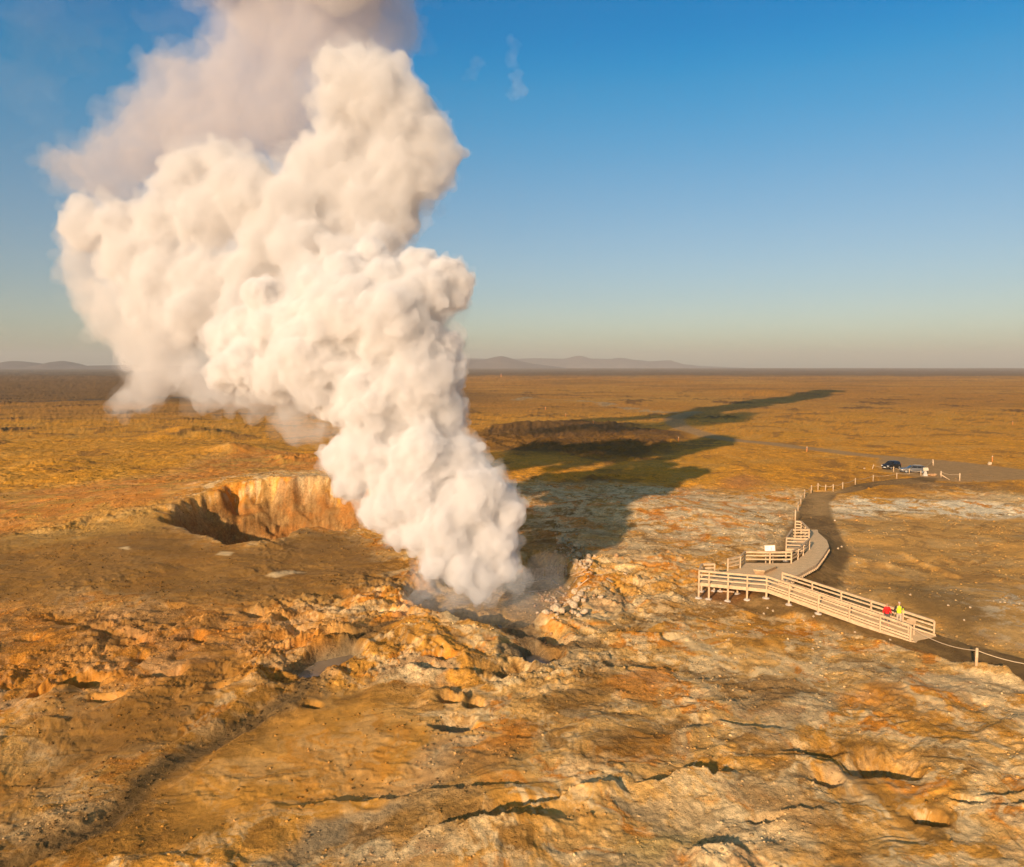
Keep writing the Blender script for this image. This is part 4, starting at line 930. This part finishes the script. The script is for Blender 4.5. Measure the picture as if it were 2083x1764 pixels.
# collapsed walk
P0, P1 = g(*cv(215, 960)), g(*cv(700, 800))
P1.z = P0.z = max(P0.z, P1.z) + .1
fw = empty('wooden_barrier', P0); tag(fw, 'collapsed old wooden walk of upright planks at the edge of the steam vent', 'wooden walk')
dv = P1 - P0; n_ = 26
for i in range(n_):
    if i in (12, 20, 24): continue
    p = dv * (i / n_); MB().box((p.x, p.y + random.uniform(-.04, .04), .55 + random.uniform(-.08, .05)), (.16, .05, 1.25 + random.uniform(-.15, .15)), Matrix.Rotation(random.uniform(-.05, .05), 3, 'Y')).build('plank', M['oldwood'], fw)
for z_ in (.15, .95): MB().bar((0, .06, z_), (dv.x, dv.y + .06, dv.z + z_), .06, .12).build('cross_rail', M['oldwood'], fw)
MB().bar((-.2, -.5, .0), (dv.x * .6, dv.y * .6 - .5, .1), .3, .1).build('walk_edge', M['oldwood'], fw)
for t in (.62, .02): MB().box((dv.x * t, dv.y * t - .1, .3), (.16, .16, 2.0)).build('post', M['oldwood'], fw)
PL = [((610, 680), (665, 785), .5, 'grey plank leaning on the foot of the rock fall'), ((690, 792), (785, 770), .15, 'short plank right of the wooden walk'), ((740, 805), (890, 762), .2, 'pale plank lying farthest back in the plank heap'), ((780, 825), (860, 800), .12, 'short plank lowest in the plank heap'), ((830, 800), (950, 775), .3, 'pale plank topmost in the plank heap'), ((800, 940), (935, 858), .35, 'long pale plank leaning over the lower boulder heap'),
      ((1000, 800), (1075, 790), .1, 'short plank lying right of the plank heap'), ((1130, 832), (1195, 892), .25, 'plank slanting down into the dark hollow'), ((270, 977), (470, 966), .2, 'level beam below the wooden walk'), ((535, 850), (592, 945), .5, 'thick plank leaning against the wooden walk'), ((575, 968), (645, 1032), .3, 'plank fallen below the leaning one'), ((760, 880), (800, 840), .2, 'short grey plank above the lower boulder heap'), ((1320, 770), (1355, 790), .15, 'white scrap of wood on the orange slope')]
for a, b_, z_, lb in PL:
    p, q = g(*cv(*a)), g(*cv(*b_)); o = MB().bar((0, 0, .1), q - p + Vector((0, 0, z_)), .2, .07).build('timber_plank', M['wood'] if 'pale' in lb or 'white' in lb else M['oldwood']); o.location = p; tag(o, lb, 'plank', 'planks scattered beside the vent')
def ico(sub):
    b = bmesh.new(); bmesh.ops.create_icosphere(b, subdivisions=sub, radius=1); b.verts.ensure_lookup_table()
    v = np.array([x.co[:] for x in b.verts]); f = np.array([[q.index for q in p.verts] for p in b.faces]); b.free(); return v, f
# loose stones and crumbs of crust lying all over the near field: nobody could count them
def debris(name, n_, smin, smax, tint, label, ymax, dens):
    u_ = rng.uniform(-.68, .68, n_ * 4); y_ = 30 * (ymax / 30) ** (rng.random(n_ * 4) ** .8); x_ = u_ * y_
    keep = (rng.random(n_ * 4) < dens(x_, y_)) & (pmask(x_, y_, DECKF, .5) < .3) & (pmask(x_, y_, RAMPF, .3) < .3) & (pmask(x_, y_, CRATER, 1) < .5)
    x_, y_ = x_[keep][:n_], y_[keep][:n_]; z_ = height(x_, y_); v, f = ico(1); k_ = len(x_)
    r_ = smin * (smax / smin) ** (rng.random(k_) ** 2.2) * (.7 + y_ / 80)
    J = v[None] * (1 + rng.uniform(-.28, .28, (k_, len(v), 1))) * np.stack([r_ * rng.uniform(.8, 1.4, k_), r_ * rng.uniform(.8, 1.4, k_), r_ * rng.uniform(.5, .9, k_)], 1)[:, None]
    a_ = rng.uniform(0, 6.28, k_); ca_, sa_ = np.cos(a_)[:, None], np.sin(a_)[:, None]
    X = J[..., 0] * ca_ - J[..., 1] * sa_ + x_[:, None]; Y = J[..., 0] * sa_ + J[..., 1] * ca_ + y_[:, None]; Z = J[..., 2] + (z_ + r_ * .25)[:, None]
    me = bpy.data.meshes.new(name); V = np.stack([X, Y, Z], -1).reshape(-1, 3).astype(np.float32); Fc = (f[None] + (np.arange(k_) * len(v))[:, None, None]).reshape(-1, 3).astype(np.int32)
    me.vertices.add(len(V)); me.vertices.foreach_set('co', V.ravel()); me.loops.add(Fc.size); me.loops.foreach_set('vertex_index', Fc.ravel()); me.polygons.add(len(Fc)); me.polygons.foreach_set('loop_start', (np.arange(len(Fc)) * 3).astype(np.int32)); me.update()
    cc_ = np.repeat(colour(x_, y_, z_) * rng.uniform(.75, 1.3, (k_, 1)) * tint, len(v), 0); at2 = me.color_attributes.new('soil', 'FLOAT_COLOR', 'POINT')
    at2.data.foreach_set('color', np.concatenate([np.clip(cc_, 0, .9), np.ones((len(cc_), 1))], 1).astype(np.float32).ravel())
    tag(link(name, me, soil), label, 'gravel', kind='stuff')
debris('gravel', 9000, .012, .07, 1.0, 'loose ochre stones and crumbs of crust over the near ground', 110, lambda x_, y_: np.clip(.12 + 1.6 * sstep(.0, .35, fbm(x_, y_, 7, 4, 180, .6) * 1.5) , 0, 1) * (1 - .8 * pmask(x_, y_, FAN, 2)) * (1 - .9 * pmask(x_, y_, BROWNC, 3)) * (1 - .85 * pmask(x_, y_, PATHP, .5)))
debris('gravel', 8000, .02, .08, .6, 'dark stones and clods scattered over the mid and near ground', 150, lambda x_, y_: np.clip(.08 + 1.4 * sstep(.05, .35, fbm(x_, y_, 11, 4, 190, .6) * 1.5), 0, 1))
# pale stones sprinkled on the gravel by the boardwalk
for q, lb in ((c1(1100, 1745), 'x'),): pass
st_ = [c1(1780, 640), c1(1820, 622), c1(1060, 1330), c1(960, 1360), c1(1000, 1300), c1(480, 1250), c1(1400, 1440), c1(1965, 1575), c1(1510, 1395), c2(175, 1098), c2(700, 735), c2(1060, 840), c2(1270, 858), c2(510, 1165), c2(1210, 980), c1(1500, 1755), c3(990, 940), c3(1160, 640)]
for q in st_: boulder(*q, 2.6 if q[1] > 1000 else 2.0, 'small white stone on the brown gravel near the boardwalk', 'white stones on the gravel')
for px, py, r_ in ((1985, 1372, 13), (2042, 1388, 16), (1945, 1368, 7), (1862, 1382, 5), (1400, 1300, 5), (700, 1345, 6), (160, 1310, 7)): pass
print('rocks', round(time.time() - T0, 1))

# ------------------------------------------------------------------ steam
ICO3, ICO2 = ico(3), ico(2)
def sphere_cloud(S):
    V, Fc, n_ = [], [], 0
    for c, r, lv in S:
        v, f = ICO3 if lv == 0 else ICO2
        V.append(v * r + c); Fc.append(f + n_); n_ += len(v)
    V = np.concatenate(V).astype(np.float32); Fc = np.concatenate(Fc).astype(np.int32)
    me = bpy.data.meshes.new('c'); me.vertices.add(len(V)); me.vertices.foreach_set('co', V.ravel())
    me.loops.add(Fc.size); me.loops.foreach_set('vertex_index', Fc.ravel()); me.polygons.add(len(Fc)); me.polygons.foreach_set('loop_start', (np.arange(len(Fc)) * 3).astype(np.int32)); me.update(); return me
def grow(par, nchild, ratio, levels, minr):
    out = [(c, r, 0) for c, r in par]; cur = list(par)
    C0 = np.array([c for c, r in par]); R0 = np.array([r for c, r in par])
    for lv in range(levels):
        nxt = []
        for c, r in cur:
            for _ in range(nchild[lv]):
                d = rng.normal(size=3); d /= np.linalg.norm(d)
                rr = r * rng.uniform(*ratio); cc = c + d * (r * 1.0 - rr * .25)
                if rr < minr: continue
                if (np.linalg.norm(C0 - cc, axis=1) < R0 - rr * .6).any(): continue
                nxt.append((cc, rr))
        out += [(c, r, 1) for c, r in nxt]; cur = nxt
    return out
def drop_bits(me, minv=600):
    """delete small loose islands so that no crumbs float beside the steam"""
    nv = len(me.vertices); e = np.empty(len(me.edges) * 2, np.int32); me.edges.foreach_get('vertices', e); e = e.reshape(-1, 2)
    lab = np.arange(nv)
    while True:
        m_ = np.minimum(lab[e[:, 0]], lab[e[:, 1]]); new = lab.copy(); np.minimum.at(new, e[:, 0], m_); np.minimum.at(new, e[:, 1], m_)
        new = new[new]; new = new[new]
        if (new == lab).all(): break
        lab = new
    cnt = np.bincount(lab, minlength=nv)[lab]; bad = np.nonzero(cnt < minv)[0]
    if len(bad):
        b = bmesh.new(); b.from_mesh(me); b.verts.ensure_lookup_table()
        bmesh.ops.delete(b, geom=[b.verts[int(i)] for i in bad], context='VERTS'); b.to_mesh(me); b.free()
def vol_mat(name, dens, col=(.97, .97, .98), g_=0.0):
    m = bpy.data.materials.new(name); m.use_nodes = True; N = m.node_tree.nodes; N.clear()
    o = N.new('ShaderNodeOutputMaterial'); v = N.new('ShaderNodeVolumePrincipled')
    v.inputs['Color'].default_value = (*col, 1); v.inputs['Density'].default_value = dens; v.inputs['Anisotropy'].default_value = g_
    m.node_tree.links.new(v.outputs[0], o.inputs['Volume']); return m
def _h(s_): return sum(ord(c) for c in s_) % 97
def cloud(name, spheres, dens, voxel, nchild=(14, 8), levels=2, ratio=(.28, .5), minr=.3, shrink=.86, disp=(.5, 1.6), disp2=(.22, .5), col=(.97, .97, .98), label='', g_=0.0):
    par = []
    for (px, py, r, d) in spheres:
        p = np.array(at_d(px, py, d)); par.append((p, r / F * d * shrink))
    S = grow(par, nchild, ratio, levels, minr)
    me = sphere_cloud(S); o = bpy.data.objects.new(name, me); COL.objects.link(o)
    rm = o.modifiers.new('r', 'REMESH'); rm.mode = 'VOXEL'; rm.voxel_size = voxel; rm.use_smooth_shade = True
    for i, (st_, sz) in enumerate((disp, disp2)):
        if st_ <= 0: continue
        tx = bpy.data.textures.new('t', 'CLOUDS'); tx.noise_scale = sz; tx.noise_depth = 4 if i == 0 else 3; tx.noise_type = 'HARD_NOISE' if i == 0 else 'SOFT_NOISE'; tx.noise_basis = 'ORIGINAL_PERLIN'
        dm = o.modifiers.new('d', 'DISPLACE'); dm.texture = tx; dm.strength = st_; dm.mid_level = .35 if i == 0 else .5; dm.texture_coords = 'GLOBAL'
    rm = o.modifiers.new('r2', 'REMESH'); rm.mode = 'VOXEL'; rm.voxel_size = voxel; rm.use_smooth_shade = True
    bake(o); drop_bits(o.data); o.data.materials.clear(); o.data.materials.append(vol_mat(name, dens, col, g_))
    tag(o, label, 'steam', kind='stuff'); print(name, len(S), len(o.data.vertices), round(time.time() - T0, 1)); return o
LOW = [(755, 515, 45, 75), (500, 660, 50, 78), (850, 1015, 62, 68), (715, 985, 50, 71), (765, 1045, 48, 69), (690, 930, 50, 72), (805, 1090, 34, 68), (985, 1175, 42, 67), (940, 1150, 65, 67), (900, 1080, 70, 67), (1005, 1100, 68, 68), (880, 1150, 40, 66), (1025, 1150, 45, 68), (960, 1020, 82, 68), (1020, 1015, 50, 69), (1042, 1045, 36, 68), (975, 1205, 32, 67),
       (800, 980, 62, 69), (750, 925, 72, 70), (860, 930, 85, 69), (935, 930, 65, 70), (970, 960, 45, 70), (790, 1035, 50, 68), (850, 1090, 45, 67), (710, 930, 45, 71), (990, 1000, 60, 68),
       (900, 835, 62, 71), (850, 780, 100, 70), (760, 810, 100, 71), (680, 790, 80, 73), (640, 735, 100, 72), (560, 770, 65, 75), (500, 740, 65, 76), (455, 760, 45, 78), (920, 860, 35, 71),
       (905, 705, 48, 71), (925, 740, 34, 71), (920, 775, 36, 71), (800, 660, 110, 70), (700, 640, 100, 71), (860, 600, 75, 71), (780, 580, 65, 72), (905, 560, 50, 72), (938, 575, 38, 72), (925, 605, 42, 72), (850, 545, 50, 73),
       (620, 660, 85, 74), (560, 670, 70, 76), (530, 600, 50, 76), (640, 590, 60, 74), (460, 690, 55, 79), (700, 550, 50, 73)]
UP = [(345, 390, 52, 91), (480, 630, 60, 84), (760, 590, 80, 79), (700, 530, 70, 79), (850, 650, 65, 80), (620, 560, 62, 80), (600, 500, 70, 82), (640, 640, 80, 80), (770, 500, 60, 82), (812, 462, 52, 85), (805, 425, 70, 86), (725, 190, 100, 85), (610, 540, 75, 89), (560, 600, 60, 88), (765, 185, 92, 84), (740, 140, 55, 84), (830, 235, 75, 84), (880, 270, 55, 84), (915, 315, 42, 84), (905, 355, 40, 85), (820, 340, 95, 85), (700, 300, 80, 86), (750, 410, 90, 85), (790, 470, 50, 86),
      (650, 350, 90, 86), (600, 420, 95, 86), (500, 390, 90, 88), (560, 480, 90, 87), (650, 490, 70, 86), (720, 480, 60, 86), (380, 345, 58, 90), (440, 330, 55, 90), (420, 440, 85, 90), (330, 450, 70, 92), (245, 450, 60, 94), (172, 468, 62, 95), (160, 420, 40, 96),
      (265, 530, 80, 94), (340, 560, 85, 92), (420, 580, 85, 90), (310, 630, 75, 92), (390, 640, 70, 88), (500, 560, 70, 88)]
LEFT = [(160, 540, 55, 95), (185, 610, 50, 94), (215, 660, 50, 93), (600, 800, 60, 76), (640, 880, 40, 74), (260, 620, 70, 92), (290, 700, 75, 92), (340, 740, 68, 90), (300, 790, 55, 90), (255, 815, 40, 90), (400, 770, 58, 86), (430, 815, 42, 84), (218, 825, 22, 90), (478, 795, 48, 80), (600, 885, 36, 74), (590, 845, 45, 74), (350, 680, 78, 90), (470, 835, 28, 80), (565, 860, 28, 75), (225, 850, 14, 90), (520, 800, 60, 78)]
BACK = [(120, 330, 50, 117), (230, 330, 80, 116), (560, 60, 110, 113), (320, 240, 80, 115), (660, 60, 120, 112), (500, 130, 95, 112), (790, 50, 70, 112), (420, 200, 100, 114), (320, 150, 55, 115), (560, 230, 120, 112), (300, 280, 90, 116), (200, 330, 65, 116), (165, 365, 42, 116), (420, 290, 90, 112), (700, -60, 140, 112), (520, -40, 110, 115), (740, 130, 90, 112), (820, 90, 50, 112), (240, 380, 70, 116)]
ABOVE = [(700, -120, 120, 102), (600, -140, 110, 104), (640, -260, 130, 106), (430, -230, 150, 105), (230, -330, 170, 105), (-60, -230, 140, 100), (-260, -170, 115, 98), (320, -520, 190, 110), (450, -720, 200, 112), (540, -950, 220, 115), (620, -1180, 230, 118), (740, -1450, 200, 122), (800, -1700, 190, 126)]
THIN = [(120, 60, 110, 118), (230, 20, 90, 118), (60, 180, 80, 120), (130, 330, 80, 120), (70, 10, 90, 120), (330, 60, 90, 118), (420, 40, 90, 118), (160, 600, 55, 100), (170, 690, 36, 100), (860, 110, 28, 112), (840, 40, 45, 112), (900, 300, 55, 90), (860, 440, 45, 90)]
FOG = [(860, 1195, 50, 66), (990, 1260, 50, 62), (1080, 1250, 50, 62), (1130, 1200, 40, 66), (1090, 1310, 42, 58), (900, 1245, 60, 63), (830, 1250, 40, 62), (1050, 1200, 55, 66), (1110, 1160, 45, 70), (1270, 1160, 20, 70)]
import os
LV = os.environ.get('STEAM', '1')
if LV == '1':
    WC = (.925, .905, .892)
    def layers(name, S_, specs, label, **k):
        for i, (dens, vox, shrink, d1, d2) in enumerate(specs):
            cloud(name if i == 0 else 'steam_fringe', S_, dens, vox, shrink=shrink, disp=d1, disp2=d2, col=GC.get(id(S_), WC), label=label if i == 0 else f'{LAY[i]} thin ragged fringe around the ' + label, **k)
    GC = {id(LOW): (.965, .945, .932), id(BACK): (.86, .825, .83)}
    LAY = ['', 'inner', 'middle', 'outermost']
    layers('steam_plume', LOW, [(1.3, .14, .74, (1.3, 1.5), (.4, .35)), (.8, .16, .80, (1.7, 1.3), (.6, .4)), (.4, .2, .85, (2.4, 1.6), (.8, .5)), (.13, .28, .92, (3.2, 1.8), (1.2, .6))], 'dense white steam column rising from the vent', nchild=(16, 10, 6), levels=3, ratio=(.2, .44), minr=.18)
    layers('steam_plume', UP, [(.42, .22, .78, (2.4, 2.4), (.7, .6)), (.26, .26, .84, (3.2, 2.4), (.9, .7)), (.13, .32, .90, (4.5, 3.0), (1.3, .8)), (.05, .45, .98, (6.5, 3.5), (2.0, 1.0))], 'tall steam billows leaning left above', nchild=(16, 10, 4), levels=3, ratio=(.2, .46), minr=.3)
    layers('steam_plume', LEFT, [(.19, .34, .84, (3.5, 2.6), (1.2, .9)), (.09, .4, .92, (5.0, 3.2), (1.6, 1.0)), (.04, .5, 1.05, (8.0, 4), (2.4, 1.2))], 'soft tan steam sinking at lower left', nchild=(12, 6), levels=2, ratio=(.3, .5), minr=.4)
    layers('steam_plume', BACK, [(.078, .5, .86, (6, 4.0), (2.2, 1.4)), (.055, .55, .94, (9, 4.5), (3.0, 1.6)), (.022, .7, 1.04, (13, 6), (4.5, 2))], 'faint greyish steam behind the top', nchild=(12, 6), levels=2, ratio=(.3, .5), minr=.6)
    cloud('steam_plume', ABOVE, .16, 1.2, (10,), 1, (.3, .5), 1.5, .95, (3, 6), (0, 1), col=WC, label='steam continuing above the top of the view')
    cloud('steam_wisp', THIN, .008, .6, (10, 5), 2, (.3, .5), .7, .85, (16, 5.0), (6, 1.8), col=WC, label='very thin steam veil drifting at the upper left')
    cloud('steam_wisp', [(870, 1195, 42, 66), (930, 1215, 40, 65), (1000, 1215, 38, 65), (1050, 1180, 42, 66), (1072, 1165, 24, 67), (850, 1160, 30, 67), (960, 1180, 60, 66)], .15, .22, (12, 7), 2, (.25, .5), .25, .85, (3.0, 1.6), (1.0, .6), label='low steam spreading at the foot of the column')
    cloud('steam_wisp', FOG, .035, .3, (10, 6), 2, (.3, .5), .4, .95, (1.0, 1.5), (.4, .6), label='thin steam hanging low round the vent')
    cloud('steam_wisp', [(1038, 82, 14, 118), (1046, 105, 16, 118), (1050, 130, 14, 118), (1044, 155, 17, 118), (1058, 180, 24, 118), (1044, 195, 20, 118), (975, 128, 20, 118), (960, 148, 16, 118)], .04, .22, (8, 4), 2, (.3, .5), .3, .9, (4.5, 2.4), (2.2, .9), label='small torn wisp of steam in the sky right of the plume')

# ------------------------------------------------------------------ haze
if os.environ.get('HAZE', '1') == '1':
    k = MB(); k.box((0, 8300, 0), (40000, 17400, 1)); o = k.build('haze', vol_mat('air haze', .000085, (.74, .72, .70)))
    lo, hi = float(gz.min()) - 1.5, 320.0
    for v in o.data.vertices: v.co.z = lo if v.co.z < 0 else hi
    tag(o, 'thin warm air haze over the whole plain', 'haze', kind='stuff')
# ground beyond the fan stays inside the box
# ------------------------------------------------------------------ light, sky, camera
sd = bpy.data.lights.new('sun', 'SUN'); sd.energy = 4.2; sd.angle = math.radians(.5); sd.color = (1.0, .745, .52)
so = bpy.data.objects.new('sun', sd); COL.objects.link(so)
trav = Vector((math.sin(SUN_AZ) * math.cos(SUN_EL), math.cos(SUN_AZ) * math.cos(SUN_EL), -math.sin(SUN_EL)))
so.rotation_euler = trav.to_track_quat('-Z', 'Y').to_euler(); so.location = (-60, -80, 60)
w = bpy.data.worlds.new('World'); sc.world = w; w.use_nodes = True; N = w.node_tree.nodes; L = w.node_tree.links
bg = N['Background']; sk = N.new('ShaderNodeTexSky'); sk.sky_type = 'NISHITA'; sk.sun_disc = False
sk.sun_elevation = SUN_EL; sk.sun_rotation = math.pi + SUN_AZ; sk.air_density = 1.0; sk.dust_density = 1.2; sk.ozone_density = 1.6
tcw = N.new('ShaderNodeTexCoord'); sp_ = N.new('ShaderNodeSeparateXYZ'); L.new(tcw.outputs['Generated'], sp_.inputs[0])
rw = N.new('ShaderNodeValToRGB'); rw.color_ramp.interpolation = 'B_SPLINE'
stops = [(0.0, (.95, .95, .90)), (.035, (.82, .88, .90)), (.09, (.68, .71, .78)), (.208, (.52, .73, .83)), (.318, (.08, .75, .98)), (.37, (.0, .64, 1.0)), (.48, (.0, .6, .95)), (.66, (1.3, .82, .66)), (1.0, (2.2, 1.0, .55))]  # top stops redden the unseen overhead sky, added to warm ambient light in shadows
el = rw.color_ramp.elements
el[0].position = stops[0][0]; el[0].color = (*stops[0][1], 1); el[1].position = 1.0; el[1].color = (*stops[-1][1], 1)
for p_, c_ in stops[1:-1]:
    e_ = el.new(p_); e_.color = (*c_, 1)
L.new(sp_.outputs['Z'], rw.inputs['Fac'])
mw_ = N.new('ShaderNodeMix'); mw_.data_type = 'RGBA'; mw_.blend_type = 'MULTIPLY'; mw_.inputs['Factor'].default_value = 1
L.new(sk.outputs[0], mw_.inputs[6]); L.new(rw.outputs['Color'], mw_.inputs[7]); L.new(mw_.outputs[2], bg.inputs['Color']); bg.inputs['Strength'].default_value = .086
cam = bpy.data.cameras.new('camera'); co = bpy.data.objects.new('camera', cam); COL.objects.link(co); sc.camera = co
cam.sensor_width = 36; cam.lens = F / 2083 * 36; cam.clip_end = 60000; cam.clip_start = .5
co.location = (0, 0, CAMZ); co.rotation_euler = (math.pi / 2 - PITCH, 0, 0)
sc.view_settings.view_transform = 'Standard'; sc.view_settings.look = 'None'; sc.view_settings.exposure = .62; sc.view_settings.gamma = 1
sc.view_settings.use_curve_mapping = False
cy = sc.cycles; cy.use_denoising = True; cy.denoiser = 'OPENIMAGEDENOISE'; cy.use_adaptive_sampling = True; cy.adaptive_threshold = .02
cy.max_bounces = 16; cy.volume_bounces = 9; cy.diffuse_bounces = 2; cy.glossy_bounces = 2; cy.transmission_bounces = 2; cy.transparent_max_bounces = 64
cy.use_light_tree = False; cy.sample_clamp_indirect = 6
print('done', round(time.time() - T0, 1))
